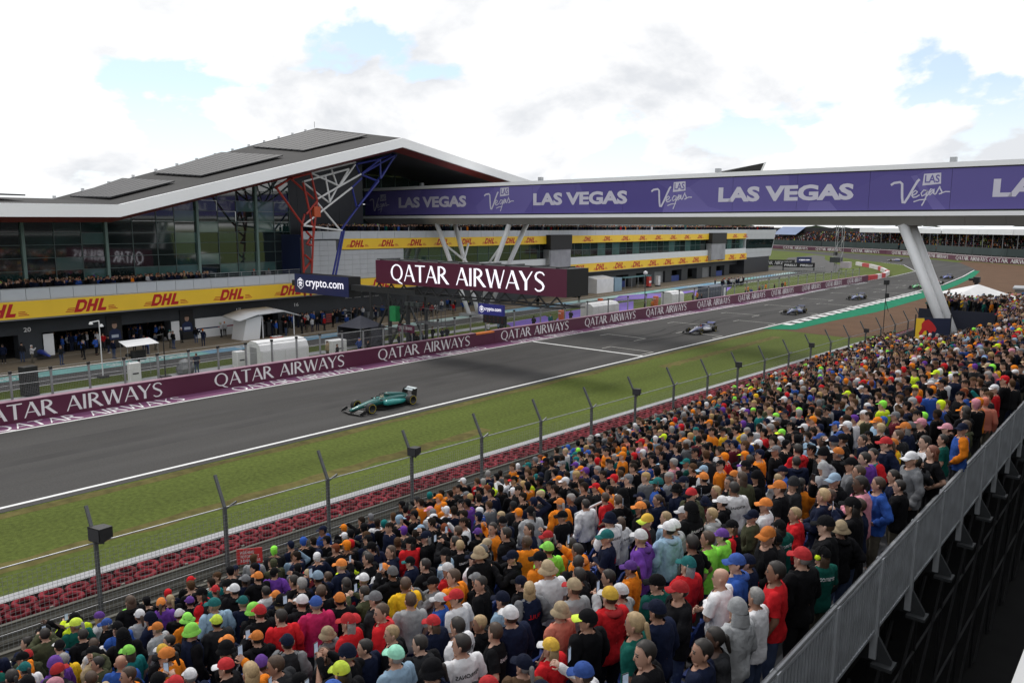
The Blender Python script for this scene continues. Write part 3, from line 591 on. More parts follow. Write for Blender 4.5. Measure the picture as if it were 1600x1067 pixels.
# garage fronts: numbers, banners, portrait boards, white hoarding
for s, u in (('20', 3.9), ('17', 26.0), ('16', 34.0)):
    me = font_mesh(s, height=.42, length=.62, bold=.02); me.materials.append(M_letter); t = inst('number', me, bd); frame(t, (-1.99, u, 2.5), (0, 1, 0), (0, 0, 1))
part('banner', M_white, (-1.9, -1.84, 5.45, 6.35, .05, 2.15)); part('banner', M_white, (-1.9, -1.84, 18.05, 18.95, .05, 2.15))
hb = part('hoarding', M_white, (-1.95, -1.85, 20.8, 28.2, .02, 2.2)); part('stripe', M_navy, (-1.846, -1.84, 20.8, 28.2, .98, 1.12), parent=hb); part('stripe', mat('red_stripe', (.5, .02, .03), .5, .05, 1), (-1.846, -1.838, 23.5, 27, 1.0, 1.08), parent=hb)
for k in (0, 1):                                       # large boards with a printed head and shoulders
    u = (11.35, 19.1)[k]; pb = part('portrait_board', M_black, (-1.95, -1.86, u, u + 1.5, .1, 3.3)); sk = mat('print_skin', (.40, .25, .18), .6, .1, 5)
    for nm, m, pts in (('printed_face', sk, arc(u + .75, 2.35, .25, .34, 0, 360, 20)), ('printed_hair', mat('print_hair', (.03, .02, .015), .7, .2, 5), arc(u + .75, 2.5, .28, .28, 0, 180, 12)), ('printed_shoulders', M_navy, [(u + .1, .9), (u + 1.4, .9), (u + 1.3, 1.75), (u + .95, 1.98), (u + .55, 1.98), (u + .2, 1.75)]), ('printed_chest', mat('print_pale', (.45, .5, .6), .6, .1, 2), [(u + .4, 1.1), (u + 1.1, 1.1), (u + 1.1, 1.4), (u + .4, 1.4)])):
        d_ = {'printed_face': .006, 'printed_hair': .009, 'printed_shoulders': .004, 'printed_chest': .008}[nm]; MB().poly([(-1.86 + d_, a, b) for a, b in pts]).build(nm, m, pb)
for k, u in enumerate((42, 43.6, 45.2, 46.8)):
    me = font_mesh(('AMG', 'PETRONAS', 'INEOS', 'F1 TEAM')[k], height=.16, length=1.1); me.materials.append(M_letter); t = inst('lettering', me, bd); frame(t, (-1.99, u, 2.9 - .02 * k), (0, 1, 0), (0, 0, 1))
# far second blade of roof
b2 = MB(); b2.add([(-10, 176, 26.4), (-10, 214.4, 32.0), (-10, 207, 27.2), (-30, 180, 25.5), (-30, 214, 29)], [(0, 2, 1), (0, 1, 4, 3), (1, 2, 4)])
b2.build('far_roof_blade', M_roof, bd); MB().poly([(-9.98, 213.0, 32.0), (-9.98, 214.6, 32.05), (-9.98, 208.2, 26.0), (-9.98, 206.6, 26.0)], (-.3, 0, 0)).build('far_blade_edge', M_fascia, bd)
MB().poly([(-14, 176, 11.7), (-14, 208, 11.7), (-14, 212, 29), (-14, 176, 25)], (-18, 0, 0)).build('far_hall', M_clad, bd)

# ================================================================== FOOTBRIDGE
fb = empty('footbridge', (-15, 75, 0)); tag(fb, 'wide white footbridge with purple banners crossing high over the track', 'bridge')
def px_(x): return x + 15.0
def purple_banner():
    m = mat('purple_banner', (.075, .055, .25), .55, .05, .3); t = m.node_tree; b = t.nodes['Principled BSDF']
    tc = t.nodes.new('ShaderNodeTexCoord'); vo = t.nodes.new('ShaderNodeTexVoronoi'); vo.inputs['Scale'].default_value = .10; vo.inputs['Randomness'].default_value = 1
    mp = t.nodes.new('ShaderNodeMapping'); mp.inputs['Rotation'].default_value = (0, .6, 0); mp.inputs['Scale'].default_value = (1, 1, 2.2)
    t.links.new(tc.outputs['Object'], mp.inputs[0]); t.links.new(mp.outputs[0], vo.inputs[0])
    cr = t.nodes.new('ShaderNodeValToRGB'); cr.color_ramp.elements[0].color = (.075, .056, .26, 1); cr.color_ramp.elements[1].color = (.155, .13, .38, 1)
    sp = t.nodes.new('ShaderNodeSeparateColor'); t.links.new(vo.outputs['Color'], sp.inputs[0]); t.links.new(sp.outputs[0], cr.inputs[0]); t.links.new(cr.outputs[0], b.inputs['Base Color']); return m
M_ban = purple_banner()
x = -94.6
while x < 12:                                          # banner lengths, joints between them
    x1 = min(x + 6.6, 12); MB().bb(px_(x) + .012, px_(x1) - .012, 0, .06, 13.98, 17.42).build('banner', M_ban, fb); x = x1
mb = MB(); mb.bb(px_(-94.6), px_(12), .1, 4.6, 13.9, 17.5); mb.build('bridge_body', mat('bridge_side', (.05, .045, .10), .6, .1, .5), fb)
mb = MB(); mb.bb(px_(-95), px_(12), -.12, 4.8, 17.52, 17.95); mb.build('roof_rim', M_fascia, fb)
mb = MB(); mb.bb(px_(-95), px_(12), -.02, .02, 17.42, 17.52); mb.bb(px_(-95), px_(12), -.02, .02, 13.82, 13.98); mb.build('dark_trim', M_black, fb)
mb = MB(); mb.bb(px_(-95.4), px_(12), -.45, 5.1, 13.45, 13.82); mb.build('lower_rim', M_fascia, fb)
x = -95.2
while x < 12:
    x1 = min(x + 3.0, 12); r_ = [(-.3, 13.44), (4.9, 13.44), (3.9, 12.62), (.7, 12.62)]
    MB().loft([[(px_(x) + .012, a, b) for a, b in r_], [(px_(x1) - .012, a, b) for a, b in r_]]).build('soffit_panel', mat('soffit_beige', (.36, .35, .33), .5, .05, .3), fb); x = x1
for xx in (-84, -62, -38, -16, 4): MB().bb(px_(xx), px_(xx) + .5, 1.5, 2.0, 17.96, 18.5).build('roof_light', M_steel, fb)
LV = font_mesh('LAS VEGAS', bold=.045, length=13.6, height=1.5); LV.materials.append(mat('pale_print', (.62, .60, .70), .5, .04, 1))
for x0, L in ((-86.8, 13.7), (-61.5, 13.7), (-36.75, 13.4), (-12.3, 13.4)):
    t = inst('lettering', LV, fb); frame(t, (px_(x0), -.008, 14.95), (1, 0, 0), (0, 0, 1)); t.scale = (L / 13.6, 1, 1)
vg = MB(); k = 0
for pts, wd in (([(.0, 1.62), (.25, 1.80), (.75, 1.86), (.92, 1.7), (.95, 1.2), (1.0, .5), (1.08, .06), (1.22, .05), (1.5, .55), (1.85, 1.3), (2.15, 1.9), (2.3, 2.05)], .2),
        ([(1.75, .62), (2.1, .82), (2.2, .98), (2.05, 1.1), (1.85, .95), (1.78, .68), (1.9, .5), (2.15, .55), (2.4, .72)], .11),
        ([(2.95, 1.05), (2.7, 1.12), (2.5, .85), (2.6, .6), (2.85, .75), (2.98, 1.1), (2.92, .55), (2.75, .05), (2.62, -.22)], .11),
        ([(2.98, .62), (3.2, .9), (3.45, 1.18), (3.25, 1.2), (3.1, .9), (3.2, .68), (3.42, .9), (3.5, 1.2), (3.5, .8), (3.65, .72)], .11),
        ([(3.65, .75), (3.95, 1.42), (3.98, 1.2), (4.12, .95), (4.1, .8), (3.9, .75)], .11), ([(3.95, .78), (4.4, .95), (4.75, .93)], .1), ([(1.95, .12), (2.4, .28), (2.95, .32)], .1)):
    ribbon(vg, pts, wd, .0006 * k); k += 1
vg = vg.mesh('script_logo'); vg.materials.append(MATS['pale_print'])
bxm = MB().poly([(2.55, 1.5, 0), (4.0, 1.62, 0), (3.95, 2.55, 0), (2.62, 2.5, 0)]).mesh('logo_plate'); bxm.materials.append(MATS['pale_print'])
las = font_mesh('LAS', bold=.02, length=1.15, height=.68); las.materials.append(M_ban)
for x0, sc_ in ((-93.4, .95), (-69.8, 1.08), (-44.7, 1.04), (-20.2, 1.0)):
    t = inst('script_logo', vg, fb); frame(t, (px_(x0), -.008, 14.55), (1, 0, 0), (0, 0, 1)); t.scale = (sc_, sc_, 1)
    p = inst('logo_plate', bxm, t, (0, 0, .002)); inst('lettering', las, t, (2.72, 1.72, .006))
M_leg = mat('white_bridge_leg', (.80, .81, .82), .4, .05, .6)
for p, q, r_ in (((-79.8, 75.9, 12.7), (-74.2, 76.6, .3), .33), ((-66.2, 75.9, 12.7), (-72.6, 76.6, .3), .33), ((-79.2, 78.9, 12.7), (-74.0, 78.2, .3), .33), ((-65.8, 78.9, 12.7), (-72.4, 78.2, .3), .33),
                 ((-19.2, 75.9, 12.7), (-13.7, 75.9, 0), .42), ((-18.85, 77.5, 12.7), (-13.35, 77.5, 0), .38)):
    MB().tube([p[0] + 15, p[1] - 75, p[2]], [q[0] + 15, q[1] - 75, q[2]], r_, r_ * .9, n=14).build('leg', M_leg, fb, True)
for p, q in (((-78.6, 76, 10), (-72.2, 78.2, 5.2)), ((-67.6, 76, 10), (-74.0, 78.3, 5.2)), ((-77, 76.2, 6.6), (-69.9, 76.2, 6.6)), ((-76.0, 78.4, 10), (-76.0, 76.3, 4.8))):
    MB().tube([p[0] + 15, p[1] - 75, p[2]], [q[0] + 15, q[1] - 75, q[2]], .15, n=10).build('brace', M_leg, fb, True)
MB().bb(px_(-75.4), px_(-71.2), .8, 4.0, 0, .4).build('plinth', M_conc, fb)

# ================================================================== START GANTRY with light boards
sg = empty('start_gantry', (-58, 50, 0)); tag(sg, 'dark steel start gantry tower and beam beside the pit wall', 'gantry')
def g(x, y, z): return (x + 58, y - 50, z)
mb = MB(); mb.bar(g(-77, 50.6, 5.9), g(-56, 50.6, 5.95), .7, .62); mb.build('main_beam', M_dsteel, sg)
mb = MB()
for i in range(13):
    x0 = -62.4 + i * 1.9; mb.bar(g(x0, 50.3, 5.75), g(x0 + .95, 50.3, 6.62), .11, .11); mb.bar(g(x0 + .95, 50.3, 6.62), g(x0 + 1.9, 50.3, 5.75), .11, .11)
mb.bar(g(-62.5, 50.3, 5.72), g(-38, 50.3, 5.72), .14, .14); mb.bar(g(-62.5, 52.6, 5.72), g(-38, 52.6, 5.72), .14, .14); mb.bar(g(-62.5, 51.4, 6.66), g(-37.4, 51.4, 6.66), .12, .1)
for i in range(10): mb.bar(g(-62 + i * 2.6, 50.3, 5.72), g(-60.8 + i * 2.6, 52.6, 5.72), .08, .08)
mb.build('truss', M_dsteel, sg)
mb = MB()
for xx, yy in ((-62.8, 50.3), (-59.9, 50.3), (-57.2, 50.3), (-62.8, 52.8), (-59.9, 52.8), (-57.2, 52.8)): mb.bar(g(xx, yy, 0), g(xx, yy, 5.7), .26, .26)
mb.build('tower_post', M_dsteel, sg)
mb = MB()
for a, b in (((-62.8, 50.3, 0.4), (-59.9, 50.3, 4.8)), ((-59.9, 50.3, 0.4), (-57.2, 50.3, 4.6)), ((-57.2, 50.3, 3), (-59.9, 50.3, 5.6)), ((-62.8, 52.8, 4.6), (-59.9, 52.8, .6)), ((-57.2, 52.8, .5), (-59.9, 52.8, 4.6)), ((-64.5, 50.3, 0.2), (-62.8, 50.3, 3.5))): mb.bar(g(*a), g(*b), .16, .16)
for z0 in (2.2, 4.2): mb.bar(g(-62.8, 50.3, z0), g(-57.2, 50.3, z0), .14, .14)
mb.build('tower_brace', M_dsteel, sg)
mb = MB()                                              # slung basket, cables and lamps
for i in range(9): mb.bb(*[v for p in zip(g(-55.9 + i * .55, 49.9, 3.2), g(-55.86 + i * .55, 49.95, 4.6)) for v in p])
mb.bb(2.1, 6.6, -.1, 1.2, 3.1, 3.2); mb.bb(2.1, 6.6, -.1, -.04, 4.58, 4.66); mb.bb(2.1, 6.6, 1.1, 1.2, 4.58, 4.66); mb.build('basket', mat('basket_grey', (.10, .10, .105), .6, .2, 3), sg)
mb = MB(); mb.bar(g(-57, 50.2, 2.6), g(-62, 50.2, .5), .4, .08); mb.bar(g(-62, 50.2, .5), g(-64, 50.2, 1.9), .3, .3); mb.build('stair', M_dsteel, sg)
mb = MB()
for i in range(16):
    a = g(-61 + .5 * i * 1.1, 50.0 + .2 * (i % 3), 5.4 - .2 * (i % 2)); mb.path([a, (a[0] + .3, a[1], a[2] - .6 - .3 * (i % 3)), (a[0] + .9, a[1], a[2] - .2)], .035, 5)
mb.build('cable_loops', M_black, sg)
for i in range(3): MB().box(g(-56.4 + i * .8, 49.7, 4.95), (.5, .5, .35)).build('lamp', mat('lamp_dark', (.06, .07, .07), .4, .2, 3), sg)
MB().bb(-1.2, -.3, -.3, .3, 3.0, 4.5).build('green_cabinet', mat('green_cover', (.02, .25, .08), .6, .15, 2), sg)
M_led = mat('led_maroon', (.060, .010, .026), .35, .04, .5, emit=.25)
M_ledw = mat('led_letters', (.80, .79, .86), .4, .02, 1, emit=.55)
ld = empty('led_board', (-61.5, 50, 6.7)); tag(ld, 'large maroon light board with white airline name hung over the track', 'light board')
MB().bb(0, 24.1, 0, 3.0, 0, 2.3).build('cabinet', M_black, ld); MB().bb(.0, 24.1, -.06, -.004, .0, 2.3).build('display', M_led, ld)
me = serif_mesh('QATAR AIRWAYS', 19.6, 1.62); me.materials.append(M_ledw); t = inst('lettering', me, ld); frame(t, (2.35, -.066, .36), (1, 0, 0), (0, 0, 1))
mb = MB()
for i in range(9): mb.bb(.4 + 2.8 * i, .5 + 2.8 * i, .2, 2.8, 2.3, 2.42)
mb.bb(0, 24.1, .1, .3, 2.36, 2.44); mb.build('top_frame', M_dsteel, ld)
cb = empty('sponsor_sign', (-76.0, 50, 4.9)); tag(cb, 'navy blue sponsor board with white lettering above the pit lane, left of gantry', 'sign', 'navy sponsor boards')
MB().bb(0, 9.9, 0, 1.6, 0, 2.12).build('cabinet', M_black, cb); MB().bb(0, 9.9, -.05, -.004, 0, 2.12).build('display', mat('navy_display', (.012, .02, .075), .35, .05, .5, emit=.2), cb)
CR = font_mesh('crypto.com', bold=.012, length=6.9, height=1.05); CR.materials.append(M_ledw)
t = inst('lettering', CR, cb); frame(t, (2.15, -.056, .52), (1, 0, 0), (0, 0, 1))
hx = MB(); ribbon(hx, [(.62 * math.sin(i * PI / 3), .62 * math.cos(i * PI / 3)) for i in range(7)], .07, 0); ribbon(hx, [(-.3, .3), (0, .42), (.3, .3)], .14, .0006); ribbon(hx, [(-.32, -.02), (0, .12), (.32, -.02)], .2, .0012); ribbon(hx, [(-.2, -.3), (0, -.12), (.2, -.3)], .16, .0018)
hx = hx.mesh('hexagon_logo'); hx.materials.append(M_ledw); t = inst('hexagon_logo', hx, cb); frame(t, (1.15, -.056, 1.06), (1, 0, 0), (0, 0, 1))
c2 = empty('sponsor_sign', (-47.3, 50, 4.62)); tag(c2, 'small navy sponsor board hanging under the maroon light board', 'sign', 'navy sponsor boards')
MB().bb(0, 2.95, 0, .3, 0, .95).build('display', mat('navy_display2', (.02, .022, .14), .35, .05, .5, emit=.25), c2); t = inst('lettering', CR, c2); frame(t, (.75, -.006, .28), (1, 0, 0), (0, 0, 1)); t.scale = (.29, .36, 1)
t = inst('hexagon_logo', hx, c2); frame(t, (.42, -.006, .47), (1, 0, 0), (0, 0, 1)); t.scale = (.5, .5, 1)
MB().tube((.4, .15, .95), (.4, .15, 2.08), .03).tube((2.5, .15, .95), (2.5, .15, 2.08), .03).build('hanger', M_dsteel, c2)
sl = empty('start_lights', (-46.7, 50, 3.9)); tag(sl, 'black start light panel under the small navy sponsor board', 'start lights')
MB().bb(0, 2.6, 0, .25, 0, .70).build('housing', M_black, sl)
lm = MB().lathe([(.0, -.03), (.11, -.03), (.13, .0)], n=12, axis='Y').mesh('lamp'); lm.materials.append(mat('unlit_lamp', (.03, .01, .01), .3, .1, 2))
for i in range(5):
    for j in range(2): inst('lamp', lm, sl, (.3 + .5 * i, -.005, .2 + .3 * j))
q_ = empty('small_name_board', (-57.4, 49.2, 2.2)); tag(q_, 'small maroon name board on the pit fence below the gantry', 'sign')
MB().bb(0, 2.3, 0, .12, 0, .72).build('board', M_maroon, q_); me = serif_mesh('QATAR AIRWAYS', 1.9, .3); me.materials.append(M_letter); t = inst('lettering', me, q_); frame(t, (.2, -.006, .25), (1, 0, 0), (0, 0, 1))
MB().tube((.3, .06, -2.2), (.3, .06, 0), .04).tube((2, .06, -2.2), (2, .06, 0), .04).build('post', M_steel, q_)

# ================================================================== RACING CARS
M_car = mat('car_paint', rough=.28, var=.04, scale=3, objcol=True, coat=.6); M_carb = mat('carbon', (.014, .014, .015), .4, .2, 8)
M_slick = mat('slick_tyre', (.018, .018, .018), .7, .2, 6); M_band = mat('yellow_tyre_band', (.55, .42, .03), .5, .1, 3); M_rimm = mat('rim', (.03, .03, .032), .35, .1, 4, metal=.6)
def ell(y, cx, cz, rx, rz, n=14, p=2.6, flat=0):
    r = []
    for i in range(n):
        a = 2 * PI * i / n; c, s = math.cos(a), math.sin(a); e = 2 / p
        r.append((cx + rx * math.copysign(abs(c) ** e, c), y, cz + rz * math.copysign(abs(s) ** e, s)))
    return r
def smooth_mesh(mb, name, m): me = mb.mesh(name, True); me.materials.append(m); return me
bodym = MB()                                           # +y is forward; length 5.5 m
bodym.loft([ell(2.72, 0, .28, .10, .06), ell(2.5, 0, .31, .15, .09), ell(2.0, 0, .38, .19, .13), ell(1.4, 0, .46, .25, .17), ell(.9, 0, .50, .31, .22), ell(.45, 0, .50, .36, .24), ell(.1, 0, .50, .40, .25), ell(-.4, 0, .52, .40, .28), ell(-1.2, 0, .48, .33, .28), ell(-2.0, 0, .42, .20, .22), ell(-2.45, 0, .38, .10, .14)])
bodym.loft([ell(-.28, 0, .84, .13, .17), ell(-.5, 0, .84, .17, .18), ell(-.9, 0, .78, .17, .19), ell(-1.5, 0, .68, .11, .2), ell(-2.1, 0, .56, .05, .16), ell(-2.4, 0, .50, .02, .08)])
BODY = smooth_mesh(bodym, 'body', M_car)
sp_ = MB()
sp_.loft([ell(.30, .58, .46, .14, .14), ell(.1, .62, .46, .22, .19), ell(-.5, .60, .43, .26, .20), ell(-1.2, .50, .36, .24, .17), ell(-1.9, .34, .28, .14, .11), ell(-2.2, .25, .25, .05, .05)]); SIDEP = smooth_mesh(sp_, 'sidepod', M_car)
fl = MB(); fl.poly([(-.25, .95, .06), (.25, .95, .06), (.75, .55, .06), (.80, -.5, .06), (.74, -1.6, .06), (.5, -2.3, .08), (-.5, -2.3, .08), (-.74, -1.6, .06), (-.8, -.5, .06), (-.75, .55, .06)], (0, 0, .06)); FLOOR = fl.mesh('floor'); FLOOR.materials.append(M_carb)
fw = MB()
for k in range(3): fw.poly([(-.98, 2.62 - .17 * k, .10 + .055 * k), (0, 2.84 - .2 * k, .12 + .055 * k), (.98, 2.62 - .17 * k, .10 + .055 * k), (.98, 2.46 - .17 * k, .115 + .06 * k), (0, 2.66 - .2 * k, .14 + .06 * k), (-.98, 2.46 - .17 * k, .115 + .06 * k)], (0, 0, .018))
FWING = fw.mesh('front_wing'); FWING.materials.append(M_carb)
fe = MB(); fe.poly([(0, 2.72, .07), (0, 2.15, .07), (0, 2.12, .26), (0, 2.3, .36), (0, 2.6, .24)], (.03, 0, 0)); FEND = fe.mesh('wing_endplate'); FEND.materials.append(M_carb)
rw = MB()
for z0, y0, c_ in ((.86, -2.42, .26), (.95, -2.62, .2)): rw.poly([(-.48, y0, z0), (.48, y0, z0), (.48, y0 - c_, z0 + .06), (-.48, y0 - c_, z0 + .06)], (0, 0, .025))
rw.poly([(-.42, -2.42, .42), (.42, -2.42, .42), (.42, -2.65, .46), (-.42, -2.65, .46)], (0, 0, .02)); RWING = rw.mesh('rear_wing'); RWING.materials.append(M_car)
re_ = MB(); re_.poly([(0, -2.3, .5), (0, -2.75, .42), (0, -2.82, .98), (0, -2.4, .98), (0, -2.28, .8)], (.025, 0, 0)); REND = re_.mesh('wing_endplate'); REND.materials.append(M_carb)
hl = MB(); hl.path([(0, .62, .72), (0, .5, .88), (.12, .2, .96), (.26, -.15, .97), (.3, -.45, .9)], [.03, .035, .035, .035, .035], 8); hl.path([(0, .5, .88), (-.12, .2, .96), (-.26, -.15, .97), (-.3, -.45, .9)], .035, 8); HALO = smooth_mesh(hl, 'halo', M_carb)
hm = MB(); hm.lathe([(.0, .135), (.06, .13), (.11, .09), (.135, .02), (.13, -.06), (.10, -.12)], n=14); HELM = smooth_mesh(hm, 'driver_helmet', M_car)
su = MB()
for a, b in (((.15, 1.75, .45), (.68, 1.6, .48)), ((.15, 1.45, .42), (.68, 1.6, .42)), ((.15, 1.75, .22), (.68, 1.6, .24)), ((.12, -1.75, .48), (.62, -2.0, .45)), ((.12, -2.1, .35), (.62, -2.0, .3))):
    su.tube(a, b, .022, n=6); su.tube((-a[0], a[1], a[2]), (-b[0], b[1], b[2]), .022, n=6)
SUSP = su.mesh('suspension'); SUSP.materials.append(M_carb)
mi_ = MB(); mi_.bb(.42, .58, .42, .5, .66, .74); mi_.tube((.3, .4, .62), (.45, .46, .68), .015); MIRR = mi_.mesh('mirror'); MIRR.materials.append(M_carb)
def wheel_mesh(wd, R_=.36):
    ty = MB(); ty.lathe([(.23, -wd / 2 + .01), (.31, -wd / 2), (.345, -wd / 2 + .02), (R_, -wd / 2 + .06), (R_, wd / 2 - .06), (.345, wd / 2 - .02), (.31, wd / 2), (.23, wd / 2 - .01)], n=22, axis='X')
    a = smooth_mesh(ty, 'tyre', M_slick); rb = MB(); rb.lathe([(.0, wd / 2 - .05), (.08, wd / 2 - .03), (.2, wd / 2 - .04), (.235, wd / 2 - .005)], n=16, axis='X'); rb.lathe([(.0, -wd / 2 + .05), (.2, -wd / 2 + .04), (.235, -wd / 2 + .005)], n=16, axis='X')
    b = smooth_mesh(rb, 'rim', M_rimm); bd_ = MB(); bd_.lathe([(.275, wd / 2 + .003), (.30, wd / 2 + .003)], n=20, axis='X'); bd_.lathe([(.275, -wd / 2 - .003), (.30, -wd / 2 - .003)], n=20, axis='X'); c = bd_.mesh('sidewall_band'); c.materials.append(M_band); return a, b, c
WF, WR = wheel_mesh(.34), wheel_mesh(.43)
st_ = MB(); st_.loft([ell(2.70, 0, .345, .03, .006), ell(2.0, 0, .515, .055, .006), ell(1.2, 0, .655, .075, .006)]); STRIPE = smooth_mesh(st_, 'nose_stripe', M_car)
spn = font_mesh('aramco', bold=.01, length=.75, height=.13); spn.materials.append(M_letter)
def car(loc, rz, c1, c2, c3, chel, label, det=True):
    o = empty('race_car', loc, rz); tag(o, label, 'race car', 'open wheel racing cars on the track')
    inst('body', BODY, o, color=c1); inst('floor', FLOOR, o); inst('front_wing', FWING, o); inst('rear_wing', RWING, o, color=c3); inst('halo', HALO, o); inst('suspension', SUSP, o); inst('nose_stripe', STRIPE, o, color=c2)
    inst('driver_helmet', HELM, o, (0, .02, .80), color=chel)
    for s in (1, -1):
        a = inst('sidepod', SIDEP, o, color=c2); a.scale = (s, 1, 1); a = inst('wing_endplate', FEND, o, (s * .98, 0, 0), color=c2); a = inst('wing_endplate', REND, o, (s * .49, 0, 0)); a = inst('mirror', MIRR, o); a.scale = (s, 1, 1)
        for yy, Wm, xx in ((1.62, WF, .80), (-1.98, WR, .77)):
            t = inst('wheel', Wm[0], o, (s * xx, yy, .36)); inst('rim', Wm[1], t); inst('sidewall_band', Wm[2], t)
    if det:
        t = inst('lettering', spn, o); frame(t, (.885, -.75, .40), (0, 1, 0), (0, 0, 1)); t.location.x = .87
        t = inst('lettering', spn, o); frame(t, (-.36, -2.915, .84), (1, 0, 0), (0, .3, .9))
    return o
Zt = .013
car((-40.65, 33.3, Zt), PI, (.005, .11, .10), (.02, .26, .245), (.30, .36, .38), (.6, .55, .4), 'dark green and teal racing car, nearest car on the track')
car((-42.3, 83.2, Zt), PI, (.05, .06, .16), (.62, .62, .66), (.03, .05, .25), (.5, .1, .05), 'white and dark blue racing car, second nearest, passing the grid boxes', False)
car((-41.6, 110.8, Zt), PI, (.03, .045, .13), (.12, .16, .34), (.02, .03, .1), (.2, .3, .1), 'dark blue racing car third nearest, beside the start of the green kerb', False)
car((-42.0, 140.5, Zt), PI, (.03, .045, .14), (.10, .14, .30), (.02, .03, .1), (.6, .6, .1), 'dark blue racing car fourth in line beside the striped kerb', False)
car((-40.6, 174.5, Zt), PI, (.02, .30, .05), (.03, .40, .08), (.02, .02, .02), (.3, .3, .3), 'bright green racing car half hidden behind the white bridge leg', False)
car((-40.3, 190.5, Zt), PI, (.30, .06, .05), (.4, .38, .38), (.02, .02, .02), (.3, .3, .3), 'dark red and white racing car just right of the bridge leg', False)
car((-43.0, 213.0, Zt), PI - .05, (.03, .05, .25), (.05, .08, .40), (.02, .03, .1), (.5, .5, .5), 'small blue racing car farthest up the straight', False)
car((-80.0, 309.0, Zt), PI - .95, (.45, .42, .46), (.10, .12, .30), (.1, .1, .12), (.5, .1, .1), 'pale racing car far off on the bend behind the infield grass', False)

# ================================================================== THINGS BETWEEN PIT WALL AND GARAGES
cv = empty('equipment_cabin', (-59.6, 37.2, 0), -.06); tag(cv, 'white rounded equipment cabin behind the pit fence, left of the gantry', 'cabin')
rings = [[(-1.3, yy, .15), (1.3, yy, .15), (1.3, yy, 1.75), (1.05, yy, 2.25), (.5, yy, 2.5), (-.5, yy, 2.5), (-1.05, yy, 2.25), (-1.3, yy, 1.75)] for yy in (-2.3, -2.2, 2.2, 2.3)]
MB().loft(rings).build('shell', M_wcover, cv)
for k in range(4): MB().bb(1.302, 1.33, -2.1 + k * 1.06, -1.12 + k * 1.06, .3, 1.7).build('side_panel', M_white, cv)
MB().bb(-1.2, 1.2, -2.2, 2.2, 0, .15).build('skid', M_dsteel, cv); MB().bb(-.6, .6, -2.34, -2.302, .2, 2.0).build('end_door', mat('grey_door', (.3, .3, .31), .5, .1, 2), cv)
for x, y, sx, sy, sz, lb in ((-60.4, 44.0, 1.2, 1.7, 1.5, 'white equipment cabinet behind the fence beside the dark gazebo'), (-61.4, 25.5, .5, .9, 1.6, 'white flat case standing by the television camera behind the fence'), (-61.6, 34.6, .9, .9, 1.4, 'white box left of the rounded equipment cabin')):
    o = empty('equipment_case', (x, y, 0)); tag(o, lb, 'case', 'white cases behind the pit wall'); MB().box((0, 0, sz / 2 + .1), (sx, sy, sz), bev=.06).build('case_body', M_wcover, o); MB().box((0, 0, .05), (sx * .9, sy * .9, .1)).build('base', M_dsteel, o); MB().box((sx / 2 + .01, 0, sz * .55), (.02, sy * .5, .12)).build('handle', M_dsteel, o)
sp = empty('speaker_stack', (-62.9, 18.6, 0), .2); tag(sp, 'tall black speaker stack behind the maroon wall at far left', 'speaker')
for k in range(3): MB().box((0, 0, .4 + k * .72), (.8, 1.0, .7), bev=.04).build('cabinet', M_black, sp)
gz = empty('gazebo', (-63.2, 49.2, 0), .1); tag(gz, 'dark grey peaked gazebo by the pit lane below the navy sponsor board', 'gazebo')
M_dgz = mat('dark_canvas', (.055, .057, .075), .8, .12, 1.5)
MB().add([(-1.7, -1.7, 2.2), (1.7, -1.7, 2.2), (1.7, 1.7, 2.2), (-1.7, 1.7, 2.2), (0, 0, 3.3)], [(0, 1, 4), (1, 2, 4), (2, 3, 4), (3, 0, 4)]).build('canopy', M_dgz, gz)
MB().bb(-1.7, -1.66, -1.7, 1.7, .0, 2.2).bb(-1.7, 1.7, 1.66, 1.7, 0, 2.2).bb(1.66, 1.7, -.2, 1.7, 0, 2.2).build('side_wall', M_dgz, gz)
for a in (-1, 1):
    for b in (-1, 1): MB().tube((a * 1.66, b * 1.66, 0), (a * 1.66, b * 1.66, 2.2), .035).build('leg', M_steel, gz)
for (x, y), h, lb in (((-66, 24.9), 4.7, 'pale lamp mast with two lamp heads in the pit lane at left'), ((-62.2, 28.3), 3.6, 'thin black mast with a hooked top in front of the garages')):
    o = empty('mast', (x, y, 0)); tag(o, lb, 'mast'); m = M_white if h > 4 else M_black
    MB().tube((0, 0, 0), (0, 0, h), .055, .04).build('pole', m, o); MB().box((0, 0, .08), (.7, .7, .16)).build('base', M_dsteel, o)
    MB().tube((0, 0, h), (-.1, -.7, h - .1), .04).build('arm', m, o)
    for k in range(2): MB().lathe([(.0, .1), (.08, .08), (.17, -.12)], c=(-.06 + .1 * k, -.6 + k * .75, h - .12 - .25 * k), n=10).build('lamp_head', M_wcover if h > 4 else M_black, o)
tv = empty('television_camera', (-64.0, 27.0, 0)); tag(tv, 'black television camera on a pedestal under a white sunshade in the pit lane', 'camera')
MB().tube((0, 0, 0), (0, 0, 1.5), .16, .1).build('pedestal', M_dsteel, tv); MB().box((0, 0, 1.85), (.7, 1.1, .75), bev=.15).build('camera_body', M_black, tv); MB().tube((0, -.5, 1.9), (0, -1.0, 1.92), .14).build('lens', M_black, tv)
MB().add([(-1.3, -1.0, 2.95), (1.0, -1.3, 2.75), (1.3, 1.2, 2.85), (-1.0, 1.4, 3.05)], [(0, 1, 2, 3)]).build('sunshade', M_wcover, tv)
for a, b in ((-1.2, -.9), (.9, -1.2), (1.2, 1.1), (-.9, 1.3)): MB().tube((a, b, 0), (a, b, 2.8), .02, n=5).build('shade_pole', M_steel, tv)
rf = empty('covered_equipment', (-62.6, 30.2, 0)); tag(rf, 'equipment wrapped in clear grey plastic behind the pit wall', 'equipment')
mb = MB(); rg = random.Random(4)
